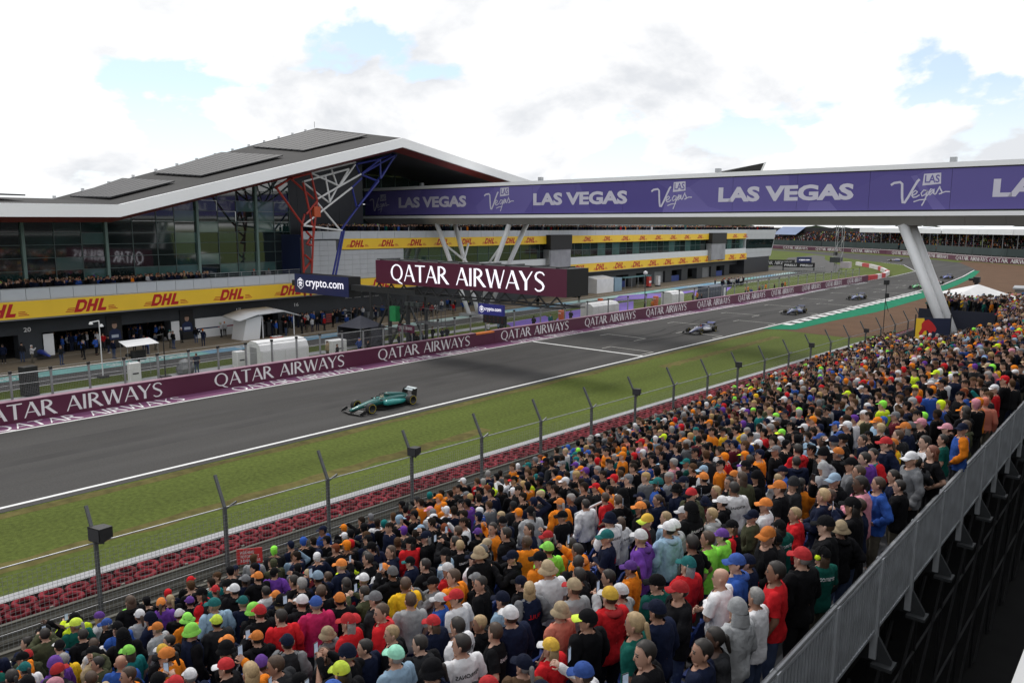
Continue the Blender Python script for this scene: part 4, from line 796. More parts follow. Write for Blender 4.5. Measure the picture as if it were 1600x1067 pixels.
mb.loft([[(math.cos(a) * r_ * (1 + .2 * rg.random()), math.sin(a) * r_ * 1.2, z) for a in [2 * PI * i / 9 for i in range(9)]] for z, r_ in ((.1, .6), (.5, .65), (.8, .5), (1.1, .45), (1.3, .1))]); mb.build('wrap', mat('clear_plastic', (.16, .165, .17), .2, .2, 3), rf)
tb_ = empty('pit_trolley', (-71.6, 44.6, 0)); tag(tb_, 'orange red tool box on the pit lane apron', 'tool box'); MB().box((0, 0, .4), (.8, 1.2, .7), bev=.05).build('chest', mat('orange_box', (.55, .08, .03), .5, .1, 3), tb_); MB().bb(-.3, .3, -.5, .5, .76, .82).build('lid', M_white, tb_)
ps = empty('pit_stand', bw(2.6, 26.0), BK); tag(ps, 'white pit equipment shelter with curved canopy in front of garage seventeen', 'shelter')
MB().loft([[(-1.6, -3.6, 2.5), (1.6, -3.6, 2.2), (1.6, -3.6, 2.32), (-1.6, -3.6, 2.62)], [(-1.7, -1.5, 2.95), (1.7, -1.5, 2.7), (1.7, -1.5, 2.85), (-1.7, -1.5, 3.1)], [(-1.7, 2, 3.0), (1.7, 2, 2.8), (1.7, 2, 2.95), (-1.7, 2, 3.15)], [(-1.5, 4.4, 2.3), (1.5, 4.4, 2.1), (1.5, 4.4, 2.2), (-1.5, 4.4, 2.4)]]).build('canopy', M_white, ps, True)
MB().loft([[(1.0, -2.9, 0), (1.3, -1.0, 0), (-1.2, -1.0, 0), (-1.2, -2.9, 0)], [(1.1, -2.4, 2.3), (1.4, -.7, 2.6), (-1.2, -.7, 2.7), (-1.2, -2.4, 2.6)]]).build('cabinet', M_white, ps)
for k in range(5): MB().bb(-1.2, .8, -.4 + k * .75, .1 + k * .75, .2, 1.5 + .2 * (k % 2)).build('equipment_rack', mat('rack_black', (.02, .02, .022), .5, .3, 6), ps)
for yy in (-.5, 3.6): MB().tube((1.2, yy, 0), (1.2, yy, 2.5), .06).build('post', M_white, ps)
def mech_thing(name, lb, cat, u_, w_, parts):
    o = empty(name, bw(w_, u_), BK); tag(o, lb, cat)
    for nm, m, b in parts: MB().bb(*b).build(nm, m, o)
    return o
mr = mat('cabinet_red', (.25, .03, .03), .4, .2, 3); mg_ = mat('kit_grey', (.12, .13, .14), .4, .3, 4)
mech_thing('tool_trolley', 'black tool trolley with red drawers outside garage sixteen', 'trolley', 38.2, -1.0, [('frame', M_black, (-.4, .4, -.6, .6, .15, 1.6))] + [('drawer', mr, (.402, .43, -.5, .5, .25 + .3 * k, .45 + .3 * k)) for k in range(4)])
mech_thing('wheel_rack', 'grey rack of equipment right of garage sixteen', 'rack', 41.2, -1.0, [('frame', mg_, (-.3, .3, -.7, .7, .1, .15))] + [('shelf', mg_, (-.3, .3, -.7, .7, .5 + .45 * k, .55 + .45 * k)) for k in range(3)] + [('post', M_steel, (-.3, -.25, -.7, -.65, 0, 1.8)), ('post', M_steel, (.25, .3, .65, .7, 0, 1.8))])
mech_thing('tyre_trolley', 'low trolley of covered tyres near the gantry foot on the apron', 'trolley', 45.0, -.4, [('bed', M_black, (-.5, .5, -1, 1, .2, .3))] + [('tyre_cover', mg_, (-.4, .4, -.95 + .5 * k, -.5 + .5 * k, .3, 1.0)) for k in range(4)] + [('orange_wheel', mat('orange_rim', (.5, .2, .03), .5, .1, 3), (.3, .45, -.8, -.6, .05, .25))])
mech_thing('race_car_in_garage', 'blue racing car nose poking out of garage twenty', 'race car', 5.2, -1.2, [])
for ch in (('body', BODY, (.03, .06, .35)), ('front_wing', FWING, None), ('floor', FLOOR, None)):
    o = inst(ch[0], ch[1], bpy.data.objects['race_car_in_garage'], (-1.6, 0, 0), -PI / 2, color=ch[2] or (.02, .02, .02))
# shelters and hoardings farther up the pit wall
for x, y, n_, lb in ((-58.4, 82.5, 5, 'row of white fabric marshal shelters behind the wall below the light board end'), (-60.0, 106.2, 3, 'pair of white fabric shelters behind the wall beyond the purple mats')):
    o = empty('marshal_shelter', (x, y, 0), 0); tag(o, lb, 'shelter')
    for k in range(n_): MB().loft([[(-1, 1.25 * k, 0), (1, 1.25 * k, 0), (1, 1.25 * k, 2.0), (.5, 1.25 * k, 2.35), (-.6, 1.25 * k, 2.4), (-1, 1.25 * k, 2.1)], [(-1, 1.25 * k + 1.2, 0), (1, 1.25 * k + 1.2, 0), (1, 1.25 * k + 1.2, 2.0), (.5, 1.25 * k + 1.2, 2.35), (-.6, 1.25 * k + 1.2, 2.4), (-1, 1.25 * k + 1.2, 2.1)]]).build('bay', M_wcover, o)
o = empty('site_cabin', (-59.9, 121.5, 0)); tag(o, 'dark grey site cabin with white door behind the wall', 'cabin'); MB().bb(-1.1, 1.1, -3.2, 3.2, .1, 2.5).build('cabin_body', mat('cabin_grey', (.06, .075, .11), .5, .1, 1), o); MB().bb(1.102, 1.14, 2.0, 2.7, .2, 2.1).build('door', M_white, o)
for k in range(5): MB().bb(1.102, 1.13, -3.1 + k, -3.03 + k, .1, 2.5).build('rib', M_dsteel, o)
o = empty('pit_shelter', bw(.6, 98.5), BK); tag(o, 'white pit equipment tent and pale blue cabinet under the yellow band, right of light board', 'shelter')
MB().loft([[(-1.2, 0, 0), (1.2, 0, 0), (1.2, 0, 2.6), (-1.2, 0, 3.1)], [(-1.2, 6, 0), (1.2, 6, 0), (1.2, 6, 2.7), (-1.2, 6, 3.1)]]).build('tent', M_wcover, o); MB().bb(-.8, 1.3, 6.3, 9, 0, 2.6).build('cabinet', mat('pale_blue_cabinet', (.22, .33, .42), .5, .1, 1), o)
MB().bb(-.6, .9, 11, 22, 2.3, 2.4).build('awning', mat('teal_awning', (.12, .25, .27), .6, .1, 1), o)
for k in range(5): MB().tube((.8, 11.2 + k * 2.6, 0), (.8, 11.2 + k * 2.6, 2.3), .05).build('post', M_steel, o)
for k, (u_, c_) in enumerate(((124, (.5, .05, .04)), (128, (.6, .6, .6)))):
    o = empty('pit_board', bw(2.2, u_ - 6), BK); tag(o, ('red' if k == 0 else 'white') + ' striped pit marker board on the apron', 'sign'); MB().bb(-.3, .3, -.5, .5, .3, 2.2).build('board', mat('marker%d' % k, c_, .5, .1, 2), o); MB().bb(.302, .33, -.45, .45, 1.0, 1.4).build('stripe', M_white, o); MB().bb(-.4, .4, -.5, .5, 0, .3).build('foot', M_dsteel, o)
for (x, y), lb in (((-66.5, 97.5), 'orange marshal post behind the white shelters'), ((-60.8, 80.2), 'orange equipment bin left of the white shelters'), ((-62.4, 107), 'orange bin beside the farther white shelters')):
    o = empty('orange_bin', (x, y, 0)); tag(o, lb, 'bin'); MB().lathe([(0, 0), (.38, 0), (.45, 1.1), (.42, 1.5), (0, 1.55)], n=12).build('bin_body', mat('orange_bin', (.62, .12, .03), .5, .1, 2), o); MB().bb(-.2, .2, -.47, .47, 1.1, 1.2).build('band', M_white, o)
o = empty('light_pole', (-63.5, 105.5, 0)); tag(o, 'slim dark pole with round white lamp among the purple mats', 'pole'); MB().tube((0, 0, 0), (0, 0, 5.0), .07).build('pole', M_dsteel, o); MB().lathe([(0, .35), (.3, .2), (.35, 0), (.3, -.2), (0, -.3)], c=(0, 0, 5.2), n=12).build('lamp', M_white, o)

# ================================================================== FAR END: pit entry boards, camera tower, second fence, barriers
o = empty('name_hoarding', (-97.5, 241, 0), -.9); tag(o, 'long black hoarding with white airline name behind the pit entry', 'sign'); L_ = 40
MB().bb(-.1, .1, -6, 6, .2, 2.1).build('board', M_black, o); me = serif_mesh('QATAR AIRWAYS', 10.4, 1.05); me.materials.append(M_letter); t = inst('lettering', me, o); frame(t, (.106, -5.2, .6), (0, 1, 0), (0, 0, 1))
# two overhead boards
o = empty('overhead_board', (-83, 222, 0), .5); tag(o, 'dark overhead gantry board with white lettering at the pit entry', 'sign')
MB().bb(-4.4, 4.4, -.3, .3, .9, 2.3).build('board', M_black, o); MB().bb(-.6, 3.4, -.35, .25, 2.32, 3.9).build('upper_board', mat('navy_board', (.03, .04, .12), .4, .1, .5), o)
for xx in (-4.2, 4.2): MB().bb(xx - .15, xx + .15, -.25, .25, 0, .9).build('post', M_dsteel, o)
for k, (s, x0) in enumerate((('PIRELLI', -3.9), ('PIRELLI', .4))):
    me = font_mesh(s, bold=.03, length=3.3, height=.6); me.materials.append(M_letter); t = inst('lettering', me, o); frame(t, (x0, -.306, 1.25), (1, 0, 0), (0, 0, 1))
t = inst('lettering', CR, o); frame(t, (0, -.356, 2.8), (1, 0, 0), (0, 0, 1)); t.scale = (.42, .5, 1)
o = empty('camera_tower', (-70, 216, 0)); tag(o, 'lattice camera tower at the end of the maroon wall', 'tower')
mb = MB()
for a in (-.8, .8):
    for b in (-.8, .8): mb.bar((a, b, 0), (a, b, 24), .12, .12)
for k in range(12):
    s = 1 if k % 2 else -1; mb.bar((-.8, -.8 * s, 2 * k), (.8, -.8 * s, 2 * k + 2), .08, .08); mb.bar((-.8 * s, -.8, 2 * k), (-.8 * s, .8, 2 * k + 2), .08, .08)
mb.build('lattice', M_steel, o); MB().bb(-1.9, .75, -1.3, 1.1, 3, 4.4).build('platform', mat('platform_grey', (.05, .055, .06), .5, .2, 2), o); MB().bb(-1.2, -.4, -.6, .2, 4.9, 5.8).build('camera_head', M_black, o); MB().bb(.9, 3.2, -1.2, 1.0, 1.6, 3.2).build('banner', mat('pale_banner', (.45, .40, .44), .6, .1, 1), o)
wb = empty('barrier', (0, 0, 0)); tag(wb, 'red and white barrier curling round the end of the pit wall', 'barrier'); PB = [(-55.9, 190), (-55.6, 200), (-56.0, 208), (-58, 219), (-62, 230), (-67, 243), (-73, 255), (-81, 268)]
for k, (p, q) in enumerate(zip(PB[:-1], PB[1:])):
    for j in range(2):
        a = Vector((*p, .55)).lerp(Vector((*q, .55)), j / 2); b = Vector((*p, .55)).lerp(Vector((*q, .55)), (j + 1) / 2 - .02); MB().bar(a, b, .7, 1.1).build('block', mat('barrier_red', (.45, .03, .035), .5, .1, 1) if (2 * k + j) % 3 == 0 or k < 1 else mat('barrier_white', (.62, .58, .58), .5, .1, 1), wb)
# inner pit fence, far
pf2 = empty('pit_lane_fence', (0, 0, 0)); tag(pf2, 'low wire fence between grass and pit lane beyond the bridge', 'fence')
mb = MB()
for k in range(40): p = bw(13.5, 130 + k * 1.8); mb.bb(p[0] - .04, p[0] + .04, p[1] - .04, p[1] + .04, 0, 1.6)
a, b = bw(13.5, 130), bw(13.5, 200); mb.tube((a[0], a[1], 1.55), (b[0], b[1], 1.55), .03); mb.tube((a[0], a[1], .8), (b[0], b[1], .8), .02); mb.build('rails', M_steel, pf2)

# far name boards and the far grandstand that follows the bend
FWALL = [(-300, 492), (-215, 462), (-173, 432), (-150, 419), (-128, 404), (-104, 387), (-84, 364), (-66, 338), (-52, 322), (-36, 309), (0, 292), (40, 280)]
fw_ = empty('far_wall', (0, 0, 0)); tag(fw_, 'far maroon barrier with repeated airline name around the bend', 'wall')
FS = empty('far_grandstand', (0, 0, 0)); tag(FS, 'far covered grandstand with white roof packed with spectators', 'grandstand')
QF = serif_mesh('QATAR AIRWAYS', 20, 1.35); QF.materials.append(M_letter)
M_seatd = mat('stand_dark', (.02, .02, .022), .8, .2, .5); M_net3 = mat('green_windbreak', (.022, .038, .037), .8, .2, .3)
farpts = []
for i, (p, q) in enumerate(zip(FWALL[:-1], FWALL[1:])):
    a, b = Vector((*p, 0)), Vector((*q, 0)); d = (b - a).normalized(); n_ = Vector((-d.y, d.x, 0)); L_ = (b - a).length      # n_ points away from the camera side
    if n_.y < 0: n_ = -n_
    MB().poly([a, b, b + n_ * .6, a + n_ * .6], (0, 0, 1.9)).build('board', M_maroon, fw_)
    MB().poly([a - n_ * .02 + Vector((0, 0, 1.92)), b - n_ * .02 + Vector((0, 0, 1.92)), b + n_ * .7 + Vector((0, 0, 1.92)), a + n_ * .7 + Vector((0, 0, 1.92))], (0, 0, .25)).build('capping', mat('pale_cap', (.5, .42, .44), .6, .1, 1), fw_)
    k = max(1, int(L_ // 26))
    for j in range(k):
        s = L_ / k; c = a + d * (j * s + s / 2 - 10) - n_ * .03; t = inst('lettering', QF, fw_); frame(t, (c.x, c.y, .3), d, (0, 0, 1))
    # fence, terrace steps, roof of the stand
    MB().poly([a + n_ * 6 + Vector((0, 0, 2.3)), b + n_ * 6 + Vector((0, 0, 2.3)), b + n_ * 6.3 + Vector((0, 0, 5.0)), a + n_ * 6.3 + Vector((0, 0, 5.0))]).build('windbreak', M_net3, FS)
    mb = MB()
    for s in range(9): mb.add([a + n_ * (9 + s * 1.7) + Vector((0, 0, 2.6 + s * .72)), b + n_ * (9 + s * 1.7) + Vector((0, 0, 2.6 + s * .72)), b + n_ * (10.7 + s * 1.7) + Vector((0, 0, 2.6 + s * .72)), a + n_ * (10.7 + s * 1.7) + Vector((0, 0, 2.6 + s * .72))], [(0, 1, 2, 3)])
    mb.add([a + n_ * 9 + Vector((0, 0, 0)), b + n_ * 9 + Vector((0, 0, 0)), b + n_ * 9 + Vector((0, 0, 2.6)), a + n_ * 9 + Vector((0, 0, 2.6))], [(0, 1, 2, 3)]); mb.add([a + n_ * 25 + Vector((0, 0, 0)), b + n_ * 25 + Vector((0, 0, 0)), b + n_ * 25 + Vector((0, 0, 12)), a + n_ * 25 + Vector((0, 0, 12))], [(0, 1, 2, 3)])
    mb.build('terrace', M_seatd, FS)
    if i >= 4:
        MB().poly([a + n_ * 8 + Vector((0, 0, 10.9)), b + n_ * 8 + Vector((0, 0, 10.9)), b + n_ * 26 + Vector((0, 0, 12.6)), a + n_ * 26 + Vector((0, 0, 12.6))], (0, 0, .3)).build('roof', M_white, FS)
        MB().poly([a + n_ * 7.6 + Vector((0, 0, 9.9)), b + n_ * 7.6 + Vector((0, 0, 9.9)), b + n_ * 7.7 + Vector((0, 0, 11.9)), a + n_ * 7.7 + Vector((0, 0, 11.9))], n_ * .2).build('roof_edge', M_white, FS)
        for j in range(int(L_ // 6)): c = a + d * (j * 6 + 3) + n_ * 8.4; MB().tube(c, c + Vector((0, 0, 10.9)), .12, n=6).build('column', M_steel, FS)
    for s in range(9):
        for j in range(int(L_ / .62)):
            c = a + d * (j * .62) + n_ * (9.7 + s * 1.7); farpts.append((c.x, c.y, 2.62 + s * .72, math.atan2(-n_.y, -n_.x)))
    for j in range(int(L_ / 1.2)): c = a + d * (j * 1.2 + .4) + n_ * (3.5); farpts.append((c.x, c.y, 0.0, math.atan2(-n_.y, -n_.x)))
for k, (x, y, c_) in enumerate(((-178, 450, (.10, .15, .28)), (-215, 470, (.12, .17, .3)))):
    o = empty('blue_grandstand_roof', (x, y, 0), -.4); tag(o, ('blue sheeted stand end behind the pit building', 'distant blue sheeted stand beside the pit building end')[k], 'grandstand'); MB().poly([(-9, 0, 8), (9, 0, 8), (9, 8, 12.6), (-9, 8, 12.6)], (0, .3, 0)).build('sheet', mat('blue_sheet%d' % k, c_, .6, .1, .3), o); MB().bb(-9, 9, 7, 8.2, 0, 12).build('frame', M_seatd, o)
# a far tree line closing the horizon
M_far = mat('far_trees', (.035, .05, .03), .9, .3, .05)
mb = MB(); rg = random.Random(8); N_ = 260; top = [9 + 5 * rg.random() + 3 * math.sin(i * .3) for i in range(N_)]
P_ = [(-900 + 1500 * i / (N_ - 1), 1100 - .35 * abs(-900 + 1500 * i / (N_ - 1)) * 0, 0) for i in range(N_)]
mb.add([(p[0], p[1], 0) for p in P_] + [(p[0], p[1], top[i]) for i, p in enumerate(P_)] + [(p[0], p[1] + 30, top[i] * .9) for i, p in enumerate(P_)], [(i, i + 1, N_ + i + 1, N_ + i) for i in range(N_ - 1)] + [(N_ + i, N_ + i + 1, 2 * N_ + i + 1, 2 * N_ + i) for i in range(N_ - 1)])
stuff(mb.build('far_woodland', M_far), 'distant line of dark woodland on the horizon', 'trees')

# ================================================================== RIGHT SIDE BEYOND THE CROWD
rbx = empty('sponsor_banner', (-15.2, 66.3, -.1), .68); rbx.scale = (.72, 1, 1); tag(rbx, 'navy and yellow drinks sponsor banner at the far end of the crowd', 'banner')
MB().bb(-.1, 3.6, -.03, .03, 3.2, 5.5).build('cloth', mat('navy_cloth', (.012, .018, .05), .6, .1, 1), rbx)
MB().poly([(-.1, -.04, 3.2), (.75, -.04, 3.2), (1.15, -.04, 4.3), (.75, -.04, 5.5), (-.1, -.04, 5.5)]).build('yellow_field', M_yel, rbx)
bull = [(.25, 3.75), (.55, 4.15), (.5, 4.5), (.75, 4.75), (1.2, 4.85), (1.6, 4.65), (1.95, 4.35), (2.15, 4.1), (2.0, 3.85), (1.75, 3.95), (1.6, 3.7), (1.4, 3.75), (1.2, 4.0), (.85, 3.95), (.6, 3.6), (.4, 3.6)]
MB().poly([(x, -.05, z + .55) for x, z in bull]).build('red_emblem', mat('emblem_red', (.6, .03, .03), .5, .05, 1), rbx)
for xx in (-.15, 3.65): MB().tube((xx, 0, 0), (xx, 0, 5.8), .06).build('pole', M_black, rbx)
pt = empty('spectator_platform', (-13.2, 76.5, 0), .0); tag(pt, 'raised spectator platform with dark skirt beyond the bridge leg', 'platform')
MB().bb(-4.6, 9, 2, 14, 0, 4.35).build('deck', M_seatd, pt); MB().bb(-4.7, 9, 1.9, 1.98, 2.9, 5.05).build('skirt', mat('navy_skirt', (.015, .018, .035), .7, .1, .5), pt); MB().bb(-4.7, 9, 1.84, 1.898, 2.2, 2.95).build('red_band', mat('red_band', (.25, .015, .03), .6, .1, .5), pt)
gw = empty('gazebo', (-14.9, 88.0, 4.35), .5); tag(gw, 'white peaked gazebo on the platform beyond the crowd at right', 'gazebo')
MB().add([(-3.1, -3.1, 1.35), (3.1, -3.1, 1.35), (3.1, 3.1, 1.35), (-3.1, 3.1, 1.35), (0, 0, 2.55)], [(0, 1, 4), (1, 2, 4), (2, 3, 4), (3, 0, 4)]).build('canopy', M_wcover, gw)
for a in (-1, 1):
    for b in (-1, 1): MB().tube((a * 3, b * 3, 0), (a * 3, b * 3, 1.4), .04).build('leg', M_steel, gw)
rc = empty('hospitality_unit', (-13.0, 113, 0), .15); tag(rc, 'red roofed hospitality unit with windows at right edge', 'kiosk')
MB().loft([[(-3.5, -2.5, 3.3), (6, -2.5, 3.3), (6, 2.5, 3.3), (-3.5, 2.5, 3.3)], [(-2.6, -1.2, 4.3), (5, -1.2, 4.3), (5, 1.2, 4.3), (-2.6, 1.2, 4.3)]]).build('roof', mat('red_canvas', (.30, .02, .03), .6, .1, 1), rc); MB().bb(-3.3, 5.8, -2.3, 2.3, 0, 1.6).build('base', mat('red_side', (.28, .02, .03), .5, .1, 1), rc); MB().bb(-3.25, 5.75, -2.25, 2.25, 1.6, 3.3).build('window_band', mat('unit_glass', (.10, .08, .09), .2, .2, 1), rc)
cm = empty('camera_platform', (-24.0, 140, 0)); tag(cm, 'black trackside camera on a tall post by the gravel trap', 'camera'); MB().bb(-.25, .25, -.25, .25, 0, 3.8).build('post', M_black, cm); MB().box((0, 0, 4.3), (.9, 1.2, .9), bev=.15).build('camera_body', M_black, cm); MB().tube((-.3, -.4, 4.4), (-.9, -.9, 4.35), .2).build('lens', M_black, cm)
c3 = empty('camera_operator_stand', (-19.0, 71.5, 0), .1); tag(c3, 'slim black camera stand left of the white bridge leg', 'camera'); MB().tube((0, 0, 0), (0, 0, 7.6), .03).build('pole', M_black, c3); MB().box((0, 0, 7.75), (.4, .6, .4), bev=.05).build('camera_body', M_black, c3); MB().tube((0, 0, 6.2), (.3, 0, 5.2), .025).build('brace', M_black, c3); MB().box((.1, 0, 6.6), (.3, .3, .4), bev=.05).build('housing', M_black, c3)
rfc = empty('service_shed', (-16, 150, 0), .1); tag(rfc, 'grey service compound shed beyond the gravel at right', 'shed'); MB().bb(-4, 14, -3, 3, 0, 2.6).build('shed_body', mat('shed_grey', (.22, .2, .19), .6, .2, 1), rfc); MB().bb(-4.3, 14.3, -3.3, 3.3, 2.62, 2.9).build('roof', M_steel, rfc)
tw = empty('topiary_tree', bw(-4, 163, 11.15)); tag(tw, 'clipped round dark tree on the upper terrace, left one', 'tree', 'round trees on the terrace')
def crown(R_, n, seed):
    mb = MB(); rg = random.Random(seed)
    for _ in range(n):
        d = Vector((rg.gauss(0, 1), rg.gauss(0, 1), rg.gauss(0, 1))).normalized() * R_ * (.55 + .5 * rg.random() ** .5); a = Vector((rg.gauss(0, 1), rg.gauss(0, 1), rg.gauss(0, 1))).normalized() * .28; b = a.cross(d).normalized() * .22; mb.add([d - a, d + b, d + a, d - b], [(0, 1, 2, 3)])
    return mb
cme = crown(2.0, 900, 1).mesh('crown'); cme.materials.append(mat('dark_foliage', (.02, .04, .018), .8, .4, 1)); inst('crown', cme, tw, (0, 0, 2.5)); MB().tube((0, 0, 0), (0, 0, 2), .15).build('trunk', mat('bark', (.05, .035, .025), .9, .2, 4), tw)
t2 = copy_tree(tw); t2.location = bw(-4, 180, 11.15); t2['label'] = 'clipped round dark tree on the upper terrace, right one'

# ================================================================== THE CROWD'S GRANDSTAND
SX0, SX1 = -17.3, -3.2                                # front and back row
ROW = .86; NROW = 17
def floor_z(r_): return 2.45 + r_ * .267
gs = empty('grandstand', (0, 0, 0)); tag(gs, 'stepped spectator stand rising from the catch fence to a grey back railing', 'grandstand')
M_step = mat('stand_step', (.10, .10, .105), .8, .2, .8); M_seat = mat('blue_seat', (.02, .05, .22), .5, .15, 3)
YS0, YS1 = -14.0, 82.0
for r_ in range(NROW):
    x0 = SX0 + r_ * ROW; z0 = floor_z(r_)
    MB().bb(x0 - .02, min(x0 + ROW - .025, -3.02), YS0, YS1, z0 - .30, z0).build('step', M_step, gs)
MB().bb(SX0 - .35, SX0 - .25, YS0, YS1, .1, 3.3).build('front_barrier', M_step, gs); MB().tube((SX0 - .3, YS0, 3.42), (SX0 - .3, YS1, 3.42), .03, n=6).build('front_rail', M_steel, gs)
seat = MB(); seat.bb(-.2, .2, -.2, .2, .40, .44); seat.loft([[(.20, -.21, .46), (.24, -.21, .46), (.24, .21, .46), (.20, .21, .46)], [(.27, -.2, .68), (.31, -.2, .68), (.31, .2, .68), (.27, .2, .68)], [(.30, -.12, .80), (.34, -.12, .80), (.34, .12, .80), (.30, .12, .80)]]); seat.bb(-.03, .03, -.03, .03, 0, .4)
sb = MB()
for r_ in range(1, NROW - 1):
    for k in range(int((44 - YS0) / .52)):
        c = (SX0 + r_ * ROW + .38, YS0 + k * .52, floor_z(r_)); sb.add([(x + c[0], y + c[1], z + c[2]) for x, y, z in seat.v], seat.f)
stuff(sb.build('seat_rows', M_seat, gs))
# back railing: panels of upright bars between posts, brackets, scaffold below
br = empty('back_railing', (-2.95, 0, 0)); tag(br, 'long grey steel railing with upright bars along the back of the stand', 'railing')
M_grail = mat('railing_steel', (.52, .55, .58), .5, .2, 3)
pan = MB()
for k in range(17): pan.bb(-.012, .012, .06 + k * .114 - .018, .06 + k * .114 + .018, 6.42, 7.48)
pan.bb(-.02, .02, .0, 1.96, 6.38, 6.43); pan.bb(-.02, .02, 0, 1.96, 7.46, 7.5); pan = pan.mesh('bar_panel'); pan.materials.append(M_grail)
shp = MB().bb(-.035, -.028, .01, 1.95, 6.44, 7.45).mesh('infill_sheet'); shp.materials.append(mat('railing_sheet', (.22, .24, .26), .5, .2, 2))
rp = MB().bb(-.05, .05, -.05, .05, 5.95, 7.56).mesh('post'); rp.materials.append(M_grail)
hr = MB().tube((0, -.02, 7.56), (0, 1.99, 7.56), .035, n=8).mesh('handrail'); hr.materials.append(M_steel)
bk = MB().poly([(.06, 0, 6.30), (.26, 0, 5.98), (.26, 0, 5.91), (-.3, 0, 5.88), (-.3, 0, 6.30)], (0, .06, 0)).bb(.0, .30, -.12, .18, 5.85, 5.905).mesh('bracket'); bk.materials.append(mat('bracket_steel', (.06, .065, .07), .5, .2, 3))
for k in range(-4, 34):
    yy = k * 1.98; inst('bar_panel', pan, br, (0, yy + .02, 0)); inst('infill_sheet', shp, br, (0, yy + .02, 0)); inst('post', rp, br, (0, yy, 0)); inst('handrail', hr, br, (0, yy, 0))
    if k % 1 == 0: inst('bracket', bk, br, (0, yy, 0))
sc_ = empty('scaffold', (0, 0, 0)); tag(sc_, 'dark scaffold tubes holding up the back of the spectator stand', 'scaffold')
M_scaf = mat('scaffold_tube', (.05, .052, .055), .5, .2, 3)
for xx in (-3.4, -5.5): 
    mb = MB()
    for k in range(-3, 28): mb.tube((xx, k * 2.4, 0), (xx, k * 2.4, 5.7 + (xx + 3.4) * .3), .035, n=6)
    for z0 in (1.8, 3.7): mb.tube((xx, -8, z0), (xx, 66, z0), .03, n=6)
    mb.build('upright', M_scaf, sc_)
mb = MB()
for k in range(-3, 27): mb.tube((-3.3, k * 2.4, .2), (-3.3, k * 2.4 + 4.8, 5.4), .03, n=6)
mb.build('diagonal', M_scaf, sc_)
MB().bb(-6.1, -6.0, -14, 74, 0, 5.0).build('shade_sheet', mat('shade_black', (.012, .012, .013), .8, .2, 1), sc_)  # black sheet added to stand in for the shade under the stand
# the upper stand the picture is taken from
us = empty('upper_stand', (0, 0, 0)); tag(us, 'upper grandstand edge with pale rim at the bottom right corner', 'grandstand')
M_ustand = mat('upper_stand_shade', (.016, .016, .018), .8, .2, .6)  # near-black colour carries the shade of the gap between the stands
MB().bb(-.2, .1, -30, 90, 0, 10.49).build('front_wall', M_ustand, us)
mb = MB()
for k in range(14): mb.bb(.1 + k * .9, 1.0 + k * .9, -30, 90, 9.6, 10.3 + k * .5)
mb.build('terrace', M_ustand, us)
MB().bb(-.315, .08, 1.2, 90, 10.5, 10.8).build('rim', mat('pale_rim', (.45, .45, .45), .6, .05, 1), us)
MB().bb(-5.9, -.25, -30, 90, .012, .03).build('shaded_ground', mat('ground_shade', (.02, .02, .021), .9, .2, 1), us)  # ground of the gap, its deep shade put into the colour
vr = empty('stair_railing', (0, 0, 0)); tag(vr, 'short grey barrier rails around a stairway gap in the crowd', 'railing')
for (xa, ya), (xb, yb) in (((-11.4, 13.4), (-9.7, 13.4)), ((-11.4, 15.6), (-9.7, 15.6)), ((-9.7, 13.4), (-9.7, 15.6))):
    za = floor_z((xa - SX0) / ROW); mb = MB()
    for q in range(9): x_, y_ = xa + (xb - xa) * q / 8, ya + (yb - ya) * q / 8; mb.tube((x_, y_, za), (x_, y_, za + 1.25), .018, n=5)
    mb.tube((xa, ya, za + 1.25), (xb, yb, za + 1.25), .03, n=6); mb.tube((xa, ya, za + .2), (xb, yb, za + .2), .02, n=6); mb.build('rail_panel', M_grail, vr)

# ================================================================== PEOPLE
M_skin = mat('skin', rough=.55, var=.06, scale=8, objcol=True); M_cloth = mat('cloth', rough=.9, var=.22, scale=7, objcol=True, bump=.8, bscale=16, spec=.12); M_hair = mat('hair', rough=.6, var=.25, scale=40, objcol=True)
M_eye = mat('eye_dark', (.02, .018, .016), .3, .1, 5); M_lip = mat('lip', (.30, .11, .09), .5, .1, 5)
def capsule(mb, p0, p1, r0, r1, n=10, sy=1.0):
    p0, p1 = Vector(p0), Vector(p1); d = (p1 - p0).normalized(); a = d.orthogonal().normalized(); b = d.cross(a); rings = []
    for c, r_, s in ((p0, r0, -1), (p1, r1, 1)):
        ang = (-80, -45, 0) if s < 0 else (0, 45, 80)
        for q in ang: q = math.radians(q); rr = r_ * math.cos(q); rings.append([c + d * (r_ * math.sin(q)) + a * (rr * math.cos(2 * PI * i / n)) + b * (rr * math.sin(2 * PI * i / n)) for i in range(n)])
    mb.loft(rings)
